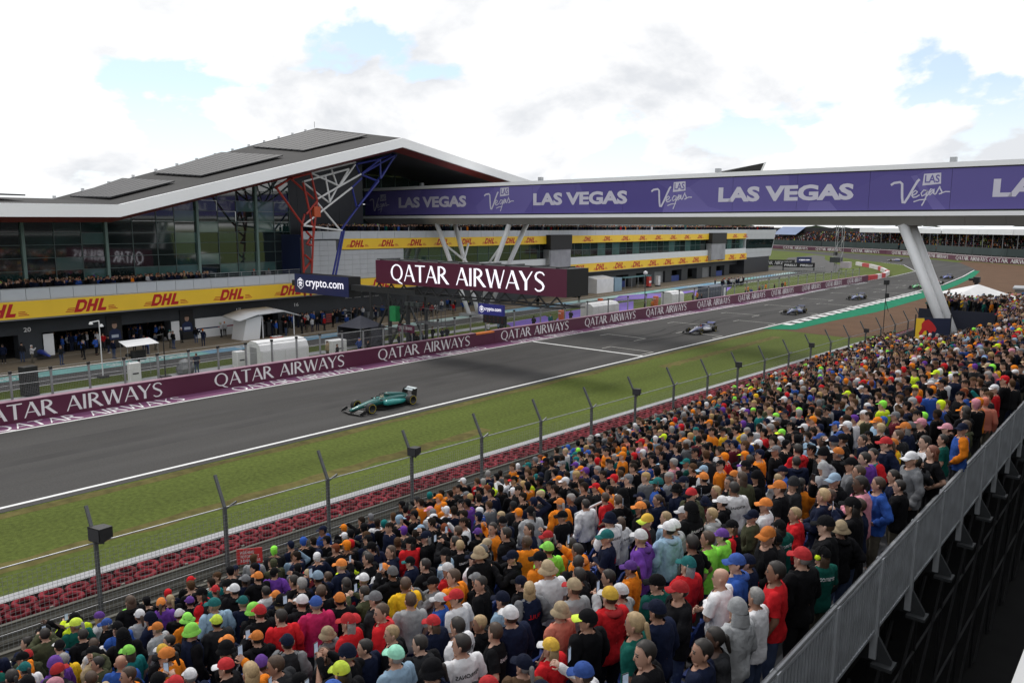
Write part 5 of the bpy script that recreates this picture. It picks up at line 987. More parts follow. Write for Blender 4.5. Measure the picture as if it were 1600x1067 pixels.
def hand(mb, wr, d, nrm, side, curl):
    d = Vector(d).normalized(); nrm = (Vector(nrm) - d * Vector(nrm).dot(d)).normalized(); w_ = d.cross(nrm) * side; wr = Vector(wr)
    ring = lambda c, a, b: [c + w_ * (a * math.cos(2 * PI * i / 8)) + nrm * (b * math.sin(2 * PI * i / 8)) for i in range(8)]
    mb.loft([ring(wr - d * .02, .028, .022), ring(wr + d * .03, .038, .018), ring(wr + d * .085, .042, .015)])
    for i, L in enumerate((.07, .08, .075, .058)):
        b0 = wr + d * .08 + w_ * (.031 - .0205 * i); c1 = b0 + (d * math.cos(curl) + nrm * math.sin(curl)) * L * .55; c2 = c1 + (d * math.cos(curl * 2.1) + nrm * math.sin(curl * 2.1)) * L * .5
        mb.tube(b0, c1, .0095, .0085, 5); mb.tube(c1, c2, .0085, .006, 5)
    t0 = wr + d * .025 + w_ * .034; t1 = t0 + (w_ * .65 + d * .7 + nrm * .25).normalized() * .045; t2 = t1 + (d * .9 + nrm * .5).normalized() * .035; mb.tube(t0, t1, .012, .010, 5); mb.tube(t1, t2, .010, .007, 5)
def ering(z, rx, ry, yc=0, n=14): return [(rx * math.cos(2 * PI * i / n), yc + ry * math.sin(2 * PI * i / n), z) for i in range(n)]
POSES = [  # elbow L, wrist L, elbow R, wrist R, head yaw, curl
    ((-.25, -.03, 1.15), (-.24, .08, .92), (.25, -.03, 1.15), (.24, .08, .92), 0, .5),
    ((-.26, -.04, 1.15), (-.20, .14, .96), (.25, -.03, 1.15), (.25, .06, .91), 35, .5),
    ((-.25, .04, 1.16), (.06, .21, 1.20), (.25, .04, 1.16), (-.08, .23, 1.16), 12, .6),
    ((-.27, .20, 1.24), (-.08, .36, 1.47), (.27, .20, 1.24), (.08, .36, 1.47), 4, .9),
    ((-.25, -.03, 1.15), (-.22, .10, .94), (.30, .18, 1.30), (.16, .34, 1.56), -10, .9),
    ((-.33, -.10, 1.18), (-.20, .06, 1.03), (.33, -.10, 1.18), (.20, .06, 1.03), -30, .8),
    ((-.25, .05, 1.14), (-.05, .26, 1.10), (.25, .05, 1.14), (.05, .26, 1.12), -18, 1.0),
    ((-.25, -.03, 1.15), (-.24, .08, .92), (.36, .06, 1.50), (.12, .13, 1.70), 20, .5)]
def torso_parts(): return [ering(.84, .168, .128), ering(.95, .178, .135), ering(1.08, .158, .118), ering(1.22, .178, .128), ering(1.35, .198, .122), ering(1.43, .165, .10, -.01), ering(1.485, .07, .068, -.01)]
def build_person(pose):
    eL, wL, eR, wR, yaw, curl = POSES[pose]; mb = MB(); seg = []
    mb.loft(torso_parts()); seg += [((0, 0, .86), (0, 0, 1.36), .16, 'torso')]
    capsule(mb, (0, -.015, 1.44), (0, .0, 1.54), .058, .055); seg.append(((0, -.015, 1.49), (0, .005, 1.6), .056, 'head'))
    R_ = Matrix.Rotation(math.radians(yaw), 3, 'Z'); hd = MB()
    hd.loft([ering(1.505, .038, .045, .035), ering(1.53, .056, .07, .03), ering(1.575, .068, .088, .02), ering(1.64, .077, .10, .008), ering(1.70, .074, .096, .0), ering(1.735, .055, .072, -.004), ering(1.755, .022, .03, -.004)])
    hd.add([(-.014, .10, 1.585), (.014, .10, 1.585), (0, .133, 1.592), (0, .104, 1.642), (0, .09, 1.58)], [(0, 1, 2), (0, 2, 3), (1, 3, 2), (0, 4, 1), (0, 3, 4), (1, 4, 3)])
    for s in (-1, 1): capsule(hd, (s * .079, -.006, 1.59), (s * .082, -.012, 1.63), .013, .016, 6)
    mb.add([R_ @ Vector(p) for p in hd.v], hd.f); seg.append(((0, .01, 1.58), (0, .01, 1.70), .08, 'head'))
    for s, e, w_ in ((-1, eL, wL), (1, eR, wR)):
        sh = (s * .185, -.01, 1.405); capsule(mb, sh, e, .058, .046); capsule(mb, e, w_, .045, .031); seg += [(sh, e, .052, 'arm'), (e, w_, .04, 'fore')]
        hip, kn, an, toe = (s * .09, 0, .90), (s * .105, .02, .49), (s * .11, -.03, .09), (s * .125, .13, .035)
        capsule(mb, hip, kn, .092, .062); capsule(mb, kn, an, .06, .042); capsule(mb, an, toe, .05, .042); capsule(mb, (an[0], -.06, .045), toe, .045, .04); seg += [(hip, kn, .08, 'leg'), (kn, an, .05, 'leg'), ((an[0], -.05, .05), toe, .045, 'shoe')]
    tmp = bpy.data.objects.new('tmp', mb.mesh('tmp')); COL.objects.link(tmp)
    md = tmp.modifiers.new('r', 'REMESH'); md.mode = 'VOXEL'; md.voxel_size = .0165; md.use_smooth_shade = True
    sm = tmp.modifiers.new('s', 'SMOOTH'); sm.factor = .5; sm.iterations = 2
    def ev(ratio):
        d = tmp.modifiers.new('d', 'DECIMATE'); d.ratio = ratio; bpy.context.view_layer.update(); me = bpy.data.meshes.new_from_object(tmp.evaluated_get(bpy.context.evaluated_depsgraph_get())); tmp.modifiers.remove(d)
        V = np.array([v.co[:] for v in me.vertices]); Fs = [tuple(p.vertices) for p in me.polygons]; Nn = np.array([v.normal[:] for v in me.vertices]); bpy.data.meshes.remove(me)
        Dm = []
        for a, b, r_, reg in seg:
            a, b = np.array(a), np.array(b); ab = b - a; t = np.clip((V - a) @ ab / (ab @ ab), 0, 1); Dm.append(np.linalg.norm(V - (a + t[:, None] * ab), axis=1) - r_)
        reg = np.array([s[3] for s in seg])[np.argmin(np.array(Dm), axis=0)]
        reg[(reg == 'torso') & (V[:, 2] < .93)] = 'leg'; reg[(V[:, 2] > 1.475) & (reg == 'torso')] = 'head'
        return V, Fs, Nn, reg
    full = ev(.30); l1 = ev(.07); l2 = ev(.012); bpy.data.objects.remove(tmp)
    V, Fs, Nn, reg = full
    hb = MB()
    for s, e, w_ in ((-1, eL, wL), (1, eR, wR)):
        d = Vector(w_) - Vector(e); nn = Vector((-s, .2, 0)) if w_[2] < 1.3 else Vector((0, .9, -.3)); hand(hb, w_, d, nn, s, curl)
    fn = MB(); fn.loft([[(-.016, .092, 1.580), (.016, .092, 1.580), (.010, .125, 1.588), (-.010, .125, 1.588)], [(-.009, .092, 1.640), (.009, .092, 1.640), (.005, .104, 1.640), (-.005, .104, 1.640)]]); capsule(fn, (-.03, .062, 1.515), (.03, .062, 1.515), .024, .024, 8)
    for s in (-1, 1): capsule(fn, (s * .079, -.008, 1.585), (s * .084, -.016, 1.635), .013, .019, 7)
    hb.add([R_ @ Vector(p) for p in fn.v], fn.f); nh = len(hb.f)
    for s in (-1, 1):                                   # eyes, brows and mouth on the face
        fe = MB(); capsule(fe, (s * .024, .0975, 1.632), (s * .039, .0905, 1.632), .009, .008, 6); capsule(fe, (s * .016, .1015, 1.654), (s * .046, .090, 1.655), .0065, .0055, 5); hb.add([R_ @ Vector(p) for p in fe.v], fe.f)
    ne = len(hb.f); fe = MB(); capsule(fe, (-.021, .094, 1.556), (.021, .094, 1.556), .0075, .0075, 6); hb.add([R_ @ Vector(p) for p in fe.v], fe.f)
    MI = [0] * (len(Fs) + nh) + [1] * (ne - nh) + [2] * (len(hb.f) - ne)
    me = bpy.data.meshes.new('person'); o = len(V); me.from_pydata([tuple(v) for v in V] + hb.v, [], Fs + [tuple(i + o for i in f) for f in hb.f])
    me.materials.append(M_skin); me.materials.append(M_eye); me.materials.append(M_lip)
    mi = MI
    me.polygons.foreach_set('material_index', mi); me.polygons.foreach_set('use_smooth', [True] * len(me.polygons))
    bmn = bmesh.new(); bmn.from_mesh(me); bmesh.ops.recalc_face_normals(bmn, faces=bmn.faces); bmn.to_mesh(me); bmn.free()
    def garment(name, keep, off, wob, hem=None, neck=False, sleeve=None, only=None):
        bm = bmesh.new(); lay = bm.verts.layers.float_vector.new('n'); rl = bm.verts.layers.int.new('r'); vs = [bm.verts.new(tuple(p)) for p in V]; bm.verts.ensure_lookup_table(); rid = {'torso': 1, 'arm': 2, 'fore': 3, 'head': 4, 'leg': 5, 'shoe': 6, 'arm2': 7}
        for v, n_, r_ in zip(vs, Nn, reg): v[lay] = n_; v[rl] = rid[r_]
        for f in Fs:
            try: bm.faces.new([vs[q] for q in f])
            except ValueError: pass
        def cut(co, no, regs):
            ids = {rid[r_] for r_ in regs}; fs = [f for f in bm.faces if any(v[rl] in ids for v in f.verts)]; gm = list({e for f in fs for e in f.edges} | {v for f in fs for v in f.verts}) + fs
            bmesh.ops.bisect_plane(bm, geom=gm, plane_co=co, plane_no=no); no = Vector(no)
            kill = [f for f in bm.faces if any(v[rl] in ids or v[rl] == 0 for v in f.verts) and (f.calc_center_median() - Vector(co)).dot(no) > 1e-5 and (all(v[rl] in ids or v[rl] == 0 for v in f.verts))]
            bmesh.ops.delete(bm, geom=kill, context='FACES')
        ks = {rid[k] for k in keep}
        if neck: cut((0, -.01, 1.468), (0, .35, 1), ('torso', 'head'))
        if hem: cut((0, 0, hem), (0, 0, -1), ('torso', 'leg'))
        if sleeve:
            for s_, e_ in ((-1, eL), (1, eR)):
                sh = Vector((s_ * .185, -.01, 1.405)); ee = Vector(e_); c_ = sh.lerp(ee, sleeve)
                for v in bm.verts:
                    if v[rl] in (2, 3) and v.co.x * s_ > 0: v[rl] = 7
                cut(c_, tuple((ee - sh).normalized()), ('arm2',))
                for v in bm.verts:
                    if v[rl] == 7: v[rl] = 2
        allow = ks | {0} | ({5} if hem else set()) | ({4} if neck else set())
        bmesh.ops.delete(bm, geom=[f for f in bm.faces if not all(v[rl] in allow for v in f.verts) or (neck and all(v[rl] == 4 for v in f.verts) and f.calc_center_median().z > 1.50)], context='FACES')
        bmesh.ops.delete(bm, geom=[v for v in bm.verts if not v.link_faces], context='VERTS')
        bm.normal_update()
        for v in bm.verts:
            n_ = Vector(v[lay]); n_ = n_.normalized() if n_.length > .1 else v.normal; p = v.co; q = off + wob * noise.noise((p[0] * 9 + pose, p[1] * 9, p[2] * 7)) + wob * .6 * noise.noise((p[0] * 22, p[1] * 22, p[2] * 16 + pose)); v.co = p + n_ * q
        if only is not None:
            bmesh.ops.delete(bm, geom=[f for f in bm.faces if (sum(v[rl] in (2, 3) for v in f.verts) >= 2) != only], context='FACES'); bmesh.ops.delete(bm, geom=[v for v in bm.verts if not v.link_faces], context='VERTS')
        g_ = bpy.data.meshes.new(name); bm.to_mesh(g_); bm.free(); g_.polygons.foreach_set('use_smooth', [True] * len(g_.polygons)); g_.materials.append(M_cloth); return g_
    jac = garment('jacket', ('torso', 'arm', 'fore'), .032, .032, .80, True); tee = garment('tee_shirt', ('torso', 'arm', 'fore'), .022, .020, .84, True, .78); trs = garment('trousers', ('leg',), .012, .010); sho = garment('shoes', ('shoe',), .008, .002)
    jb = garment('jacket', ('torso', 'arm', 'fore'), .032, .032, .80, True, None, False); sl = garment('sleeves', ('torso', 'arm', 'fore'), .032, .032, .80, True, None, True)
    return dict(jbody=jb, sleeves=sl, body=me, jacket=jac, tee=tee, trousers=trs, shoes=sho, yaw=yaw, lods=(l1, l2), wr=(wL, wR))
PP = [build_person(i) for i in range(len(POSES))]
HC = Vector((0, .004, 1.655))                          # head centre, headwear is built around it
def dome(rx, ry, rz, z0, n=16, k=6, keep=None):
    mb = MB(); rings = []
    for j in range(k):
        a = math.radians(88) * j / (k - 1); zz = z0 + rz * math.sin(a); c = math.cos(a); rings.append([(rx * c * math.cos(2 * PI * i / n), ry * c * math.sin(2 * PI * i / n), zz) for i in range(n)])
    mb.loft(rings, False); mb.add([rings[-1][i] for i in range(n)], [tuple(range(n))]); return mb
def hm_(mb, name, m, sm=True): me = mb.mesh(name, sm); me.materials.append(m); return me
d_ = dome(.096, .120, .122, -.005); d_.lathe([(0, .118), (.012, .117), (.012, .11)], n=8); CAP = hm_(d_, 'cap', M_cloth)
bmz = MB(); n_ = 9; top = []; bot = []
for i in range(n_):
    a = math.radians(15 + 150 * i / (n_ - 1)); top.append((.088 * math.cos(a), .10 * math.sin(a), .012)); bot.append((.092 * math.cos(a), .10 + .098 * math.sin(a) ** .6, -.006 - .028 * abs(math.cos(a))))
bmz.add(top + bot + [(x, y, z - .006) for x, y, z in top] + [(x, y, z - .006) for x, y, z in bot], [(i, i + 1, n_ + i + 1, n_ + i) for i in range(n_ - 1)] + [(2 * n_ + i, 3 * n_ + i, 3 * n_ + i + 1, 2 * n_ + i + 1) for i in range(n_ - 1)] + [(n_ + i, n_ + i + 1, 3 * n_ + i + 1, 3 * n_ + i) for i in range(n_ - 1)])
BRIM = hm_(bmz, 'brim', M_cloth)
bk_ = dome(.095, .119, .122, .0); bk_.lathe([(.094, .01), (.15, -.05), (.148, -.055), (.092, .0)], n=18); BUCK = hm_(bk_, 'bucket_hat', M_cloth)
BEAN = hm_(dome(.096, .121, .135, -.02), 'beanie', M_cloth)
def hair(kind, hat=False):
    mb = MB(); n = 18; rows = []
    for j in range(9):
        a = math.radians(-42 + 130 * j / 8); ring = []
        for i in range(n):
            th = 2 * PI * i / n; fr = math.sin(th)             # fr>0 is the face side
            low = -.5 if fr < .15 else (.35 if fr < .6 else .62); sa = max(math.sin(a), low * 1.0 if low > 0 else -.75); sa = min(sa, .12) if hat else sa; ca = math.sqrt(max(0, 1 - min(1, sa) ** 2)); r_ = 1.0 + .05 * noise.noise((i * .8, j * .7, kind))
            ring.append((.089 * ca * math.cos(th) * r_, (.112 * ca * math.sin(th)) * r_ - .006, .115 * sa * r_))
        rows.append(ring)
    mb.loft(rows, False)
    if hat: mb.v = [(x * .97, y * .97, z) for x, y, z in mb.v]
    else: mb.add(rows[-1], [tuple(range(n))])
    if kind == 1:
        mb.loft([[(s * (.085 + .01 * (j == 1)) * c, -.05 - .055 * math.sqrt(max(0, 1 - c * c)) * q, z) for c, s, q in [(math.cos(t), 1, math.sin(t)) for t in [PI * i / 7 for i in range(8)]]] + [(.07, -.03, z), (-.07, -.03, z)] for j, z in enumerate((.03, -.10, -.2, -.31))])
    if kind == 2: capsule(mb, (0, -.12, .0), (0, -.16, -.17), .035, .02, 8)
    return hm_(mb, ('short_hair', 'long_hair', 'ponytail')[kind], M_hair)
HAIR = [hair(0), hair(1), hair(2)]; HAIRH = [hair(0, True), hair(1, True), hair(2, True)]
hf = MB(); 
for s in (-1, 1): hf.lathe([(0, s * .125), (.035, s * .122), (.042, s * .10), (.036, s * .08)], c=(0, -.005, -.035), n=12, axis='X')
HPH = hm_(hf, 'ear_defenders', M_cloth); hb2 = MB().path([(-.105, 0, -.02), (-.10, 0, .06), (-.06, 0, .125), (0, 0, .14), (.06, 0, .125), (.10, 0, .06), (.105, 0, -.02)], .009, 6); HBAND = hm_(hb2, 'headband', M_cloth)
hd2 = dome(.108, .128, .160, -.03); hd2.loft([[(.108 * math.cos(t), -.01 + .13 * math.sin(t), -.03) for t in [PI + PI * i / 9 for i in range(10)]], [(.13 * math.cos(t), -.02 + .14 * math.sin(t), -.17) for t in [PI + PI * i / 9 for i in range(10)]]], False); HOOD = hm_(hd2, 'hood', M_cloth)
hd3 = MB(); hd3.lathe([(.055, .03), (.105, .02), (.125, -.02), (.10, -.06), (.06, -.05)], n=14); FOLD = hm_(hd3, 'folded_hood', M_cloth)
phm = MB().box((0, 0, 0), (.076, .009, .155), bev=.003); PHONE = hm_(phm, 'phone', mat('phone_black', (.015, .015, .018), .25, .1, 5), False); phs = MB().bb(-.033, .033, -.0065, -.0046, -.07, .07).mesh('phone_screen'); phs.materials.append(mat('phone_glow', (.18, .22, .28), .3, .3, 9, emit=.6))

COLS = {'black': (.006, .006, .0075), 'navy': (.008, .012, .032), 'charcoal': (.024, .025, .028), 'grey': (.16, .165, .175), 'pale grey': (.34, .35, .36), 'white': (.66, .66, .68), 'orange': (.70, .20, .015), 'red': (.50, .015, .02), 'maroon': (.12, .015, .025), 'teal': (.01, .14, .14), 'dark green': (.006, .075, .06), 'olive': (.06, .065, .035), 'blue': (.03, .09, .36), 'pale blue': (.26, .38, .50), 'purple': (.12, .04, .27), 'neon yellow': (.62, .80, .03), 'neon green': (.28, .80, .08), 'yellow': (.75, .45, .02), 'pink': (.58, .24, .30), 'salmon': (.60, .20, .14), 'sand': (.42, .32, .19), 'brown': (.10, .06, .035), 'crimson': (.42, .02, .09), 'mint': (.25, .62, .45)}
HAIRC = {'dark': (.018, .013, .010), 'brown': (.07, .038, .02), 'grey': (.28, .27, .26), 'blond': (.40, .27, .12), 'red': (.16, .045, .02)}
SKINS = [(.42, .24, .17), (.47, .28, .20), (.37, .20, .135), (.50, .32, .24), (.24, .12, .075), (.08, .04, .025)]
rp_ = random.Random(99)
def wpick(d): 
    r_ = rp_.random() * sum(d.values()); 
    for k, v in d.items():
        r_ -= v
        if r_ <= 0: return k
    return k
TOPW = {'black': 58, 'navy': 27, 'charcoal': 20, 'grey': 5, 'white': 7, 'orange': 7, 'red': 4, 'dark green': 4, 'blue': 4, 'pale grey': 4, 'olive': 3, 'teal': 2, 'pale blue': 2, 'pink': 1.5, 'neon yellow': 1.6, 'purple': 1.2, 'sand': 2, 'maroon': 2, 'salmon': 1, 'yellow': 1}
CAPW = {'black': 46, 'orange': 13, 'white': 12, 'navy': 14, 'red': 8, 'grey': 4, 'neon yellow': 3.5, 'blue': 4, 'purple': 4, 'teal': 4, 'neon green': 2, 'pink': 2, 'sand': 2, 'pale blue': 2}
def rand_attr():
    a = dict(top=wpick(TOPW), kind=rp_.choice(('jacket', 'jacket', 'tee', 'hoodie')), skin=rp_.choices(range(6), (5, 6, 4, 4, 1.2, .7))[0], hair=rp_.choices(list(HAIRC), (10, 6, 1.6, 1.3, .7))[0], hk=rp_.choices((0, 1, 2), (6, 2, 1))[0], pose=rp_.choices(range(8), (9, 7, 4, 2.2, 1.6, 3, 4.5, 1.6))[0], hat=None, hc=None, bc=None)
    r_ = rp_.random()
    if r_ < .46: a['hat'] = 'cap'; a['hc'] = wpick(CAPW); a['bc'] = a['hc'] if rp_.random() < .8 else wpick(CAPW)
    elif r_ < .51: a['hat'] = 'bucket'; a['hc'] = rp_.choice(('sand', 'neon green', 'black', 'white', 'navy'))
    elif r_ < .53: a['hat'] = 'beanie'; a['hc'] = rp_.choice(('grey', 'black', 'navy'))
    elif r_ < .56: a['hat'] = 'hood'; a['hc'] = a['top']
    a['fwd'] = rp_.gauss(0, .55) if rp_.random() < .93 else rp_.uniform(-3, 3); a['sl'] = rp_.choice(('white', 'orange', 'red', 'grey', 'pale grey', 'black', 'navy')) if rp_.random() < .3 else None
    return a
# people picked out from the photograph: head position in the picture (1600 wide) and what they wear
KEY = [l.split('|') for l in '''1099,921|bald|tee|white|2
1040,901|cap:black|jacket|dark green|1
996,927|cap:white|jacket|pale grey|3
1030,967|cap:navy|jacket|navy|0
955,976|cap:yellow:white|hoodie|red|0
915,982|cap:black:neon yellow|jacket|black|1
868,1025|cap:yellow:white|jacket|red|0
843,1005|cap:navy|tee|brown|1
978,1038|cap:blue|tee|white|4
996,1010|ponytail:blond|tee|dark green|0
1119,1016|hair:dark|tee|navy|1
940,901|hair:dark|tee|black|1
977,892|cap:purple|jacket|orange|0
1112,843|hair:brown|tee|neon green|0
1142,823|cap:purple|tee|neon green|2
1058,825|cap:white|hoodie|pale grey|0
1104,871|hair:dark|tee|black|5
1131,904|cap:blue|hoodie|blue|0
1160,881|cap:navy|jacket|navy|0
837,956|bucket:sand|tee|salmon|0
809,944|cap:white|jacket|navy|0
901,944|cap:sand:red|tee|pale grey|0
869,843|cap:neon green|tee|neon green|0
870,875|bucket:sand|tee|white|0
843,872|cap:black|hoodie|orange|1
882,789|cap:orange|jacket|orange|0
996,816|cap:yellow:neon yellow|jacket|charcoal|1
948,774|hair:brown|tee|red|5
1027,764|cap:teal|tee|blue|0
998,838|hood:maroon|hoodie|maroon|0
1188,796|cap:orange|tee|white|0
1181,829|cap:orange|jacket|black|1
712,1009|hair:dark|tee|white|1
712,974|hair:dark|tee|white|0
706,950|cap:red|jacket|navy|0
734,947|cap:red|tee|white|1
695,877|cap:white|jacket|red|0
725,871|cap:navy|jacket|white|0
642,904|hair:brown|jacket|yellow|0
563,934|cap:grey|jacket|charcoal|0
517,956|bucket:sand|hoodie|grey|0
540,983|cap:red|tee|red|0
568,1023|cap:neon yellow|tee|black|0
626,1013|cap:mint|tee|pale blue|0
494,937|cap:blue|jacket|crimson|0
519,920|cap:orange|jacket|black|0
525,902|cap:orange|hoodie|navy|0
688,782|cap:orange|hoodie|orange|0
696,789|hood:orange|hoodie|orange|0
768,779|hair:brown|hoodie|grey|0
112,1026|hair:grey|jacket|yellow|0
147,1013|cap:black|hoodie|sand|0
235,1026|cap:orange:black|tee|orange|1
269,1039|cap:white|jacket|navy|0
305,1039|cap:red|hoodie|charcoal|0
317,1055|cap:red:white|jacket|black|0
256,1010|cap:yellow:white|jacket|black|0
213,1005|cap:neon green|tee|teal|0
350,974|cap:neon yellow|jacket|charcoal|0
299,960|bucket:neon green|hoodie|orange|0
224,956|cap:white|tee|pale grey|0
262,970|cap:orange|tee|pale grey|0
183,967|long:red|tee|black|0
141,973|hair:dark|jacket|black|0
188,1022|bald|jacket|blue|0
47,1048|cap:teal|tee|white|0
193,947|cap:neon green|jacket|charcoal|0
1278,866|cap:black|tee|dark green|2
1237,910|hair:dark|tee|red|0
1209,961|hair:grey|tee|white|6
1222,950|hood:pale grey|hoodie|pale grey|0
1286,956|cap:red|jacket|black|0
1272,979|cap:black|jacket|black|6
1341,832|cap:black|jacket|black|6
1266,818|hair:blond|jacket|red|0
1237,838|cap:black|jacket|charcoal|0
1243,783|cap:orange|tee|black|0
1425,718|cap:white|jacket|grey|0
1369,750|hair:brown|jacket|blue|5
1362,719|hair:dark|jacket|purple|1
1487,680|hair:dark|tee|dark green|0
1509,663|long:brown|hoodie|olive|0
1470,697|long:red|tee|black|5
1453,714|long:dark|tee|white|0
1290,700|hair:dark|jacket|pale blue|3
1498,579|hair:dark|jacket|neon yellow|3
1473,638|bucket:neon yellow|jacket|blue|6
1377,643|cap:neon green|tee|neon yellow|0
1425,628|beanie:pale grey|jacket|brown|3
1331,674|cap:white|jacket|black|0
1287,674|cap:blue|tee|white|0
1307,677|cap:blue|tee|grey|0
1423,677|cap:orange|jacket|navy|0'''.split('\n')]
def parse_key(k):
    a = rand_attr(); a['kind'] = k[2]; a['top'] = k[3]; a['pose'] = int(k[4]); h = k[1].split(':'); a['hat'] = None; a['key'] = True; a['fwd'] = rp_.gauss(0, .2); a['sl'] = None
    if h[0] == 'cap': a['hat'] = 'cap'; a['hc'] = h[1]; a['bc'] = h[2] if len(h) > 2 else h[1]
    elif h[0] in ('bucket', 'beanie', 'hood'): a['hat'] = h[0]; a['hc'] = h[1]
    elif h[0] == 'bald': a['hk'] = -1
    else: a['hk'] = {'hair': 0, 'long': 1, 'ponytail': 2}[h[0]]; a['hair'] = h[1]
    return a
def proj(p):
    v = Vector(p) - Vector((0, 0, CAM_Z)); z = v.dot(Fw); return 800 + 1200 * v.dot(Rt) / z, 533.5 - 1200 * v.dot(Up) / z, z
# places in the stand
SEATS = []
for r_ in range(NROW):
    yy = YS0 + rp_.random()
    while yy < YS1:
        if rp_.random() < .05: yy += .5; continue
        x = SX0 + r_ * ROW + .28 + rp_.uniform(-.16, .16); z = floor_z(r_); h = proj((x, yy, z + 1.64))
        if 835 < h[0] < 925 and 790 < h[1] < 838 and rp_.random() < .75: yy += .5; continue      # gap at a stairway
        if 1400 < h[0] < 1480 and h[1] < 524 or 1480 <= h[0] < 1560 and h[1] < 522 - (h[0] - 1480) * .25: yy += .5; continue      # low ground before the banner and platform
        if h[2] > 2 and -70 < h[0] < 1680 and h[1] < 1140: SEATS.append(dict(p=(x, yy, z), h=h, row=r_))
        yy += rp_.uniform(.46, .62)
for s in SEATS: s['a'] = rand_attr()
taken = set()
for k in KEY:
    u, v = map(float, k[0].split(',')); best = min((i for i in range(len(SEATS)) if i not in taken), key=lambda i: math.hypot(SEATS[i]['h'][0] - u, (SEATS[i]['h'][1] - v)))
    taken.add(best); SEATS[best]['a'] = parse_key(k)
SEATS.sort(key=lambda s: s['h'][2] - (1.5 if s['a'].get('key') else 0))
vis = [s for s in SEATS if -20 < s['h'][0] < 1620 and s['h'][1] < 1095]
NEAR = vis[:282]; near_id = {id(s) for s in NEAR}; REST = [s for s in SEATS if id(s) not in near_id]
def nm_hat(a):
    if a['hat'] == 'cap': return (a['hc'] + ' cap') if a['bc'] == a['hc'] else '%s cap with %s brim' % (a['hc'], a['bc'])
    if a['hat']: return a['hc'] + {'bucket': ' sun hat', 'beanie': ' woolly hat', 'hood': ' hood up'}[a['hat']]
    return 'bald head' if a['hk'] < 0 else {0: a['hair'] + ' short hair', 1: 'long ' + a['hair'] + ' hair', 2: a['hair'] + ' ponytail'}[a['hk']]
def nm_top(a): return a['top'] + (' and %s' % a['sl'] if a['kind'] == 'jacket' and a.get('sl') and a['sl'] != a['top'] else '') + ' ' + {'tee': 'top', 'jacket': 'jacket', 'hoodie': 'hooded top'}[a['kind']]
POSW = {2: ', arms folded', 3: ', both hands raised with phone', 4: ', one hand raised with phone', 6: ', hands held in front', 7: ', shading eyes', 5: ', hands on hips'}
for s in NEAR: s['d0'] = '%s and %s' % (nm_hat(s['a']), nm_top(s['a'])); s['d1'] = s['d0'] + POSW.get(s['a']['pose'], '')
from collections import Counter
cnt = Counter(s['d1'] for s in NEAR); c0 = Counter(s['d0'] for s in NEAR); labels = Counter()
for s in NEAR:
    lb = 'person with ' + s['d1'] if len(s['d1'].split()) < 14 else 'person with ' + s['d0']
    if cnt[s['d1']] > 1:                               # tell look-alikes apart by a neighbour nobody else resembles
        best = sorted((t for t in NEAR if t is not s and c0[t['d0']] == 1), key=lambda t: math.hypot(t['h'][0] - s['h'][0], t['h'][1] - s['h'][1]))
        for t in best[:6]:
            dx, dy_ = s['h'][0] - t['h'][0], s['h'][1] - t['h'][1]; rel = ('right of' if dx > 0 else 'left of') if abs(dx) > abs(dy_) else ('below' if dy_ > 0 else 'above'); lb = 'person with %s, %s %s' % (s['d0'], rel, t['d0'])
            if len(lb.split()) > 16: lb = 'person, %s, %s %s' % (s['d0'].replace(' and', ',').replace(' with', ''), rel, nm_hat(t['a']).replace(' with', '') + ', ' + t['a']['top'])
            if len(lb.split()) > 16: continue
            if labels[lb] == 0: break
    labels[lb] += 1; s['label'] = lb
def facing(p, a): return PI / 2 + rp_.gauss(.05, .28) + a['fwd'] * .6          # most look across and down the track
def hat_parts(o, a, P):
    Ry = Matrix.Rotation(math.radians(P['yaw']), 4, 'Z'); M_ = Matrix.Translation((Ry @ HC) if False else HC) ; base = Ry @ Matrix.Translation(HC)
    jc = rp_.uniform(.7, 1.1)
    def put(name, me, col, par=o, M=base):
        g_ = sum(col) / 3; col = tuple(jc * (.88 * v + .12 * g_) for v in col); q = bpy.data.objects.new(name, me); COL.objects.link(q); q.parent = par; q.color = (*col, 1)
        if M is not None: q.matrix_local = M
        return q
    hc = HAIRC[a['hair']]
    if a['hat'] != 'hood' and a['hk'] >= 0 and not (a['hat'] and a['hk'] == 0 and False): put(HAIR[a['hk']].name.split('.')[0], (HAIRH if a['hat'] else HAIR)[a['hk']], hc)
    if a['hat'] == 'cap': c = put('cap', CAP, COLS[a['hc']]); put('brim', BRIM, COLS[a['bc']], c, None)
    elif a['hat'] == 'bucket': put('bucket_hat', BUCK, COLS[a['hc']])
    elif a['hat'] == 'beanie': put('beanie', BEAN, COLS[a['hc']])
    elif a['hat'] == 'hood': put('hood', HOOD, COLS[a['hc']])
    if a['kind'] == 'hoodie' and a['hat'] != 'hood': put('folded_hood', FOLD, COLS[a['top']], o, Matrix.Translation((0, -.055, 1.475)))
TRW = [(.02, .025, .05), (.012, .012, .014), (.05, .07, .13), (.10, .09, .07), (.03, .03, .032)]
GROUP = 'spectators standing in the near stand'
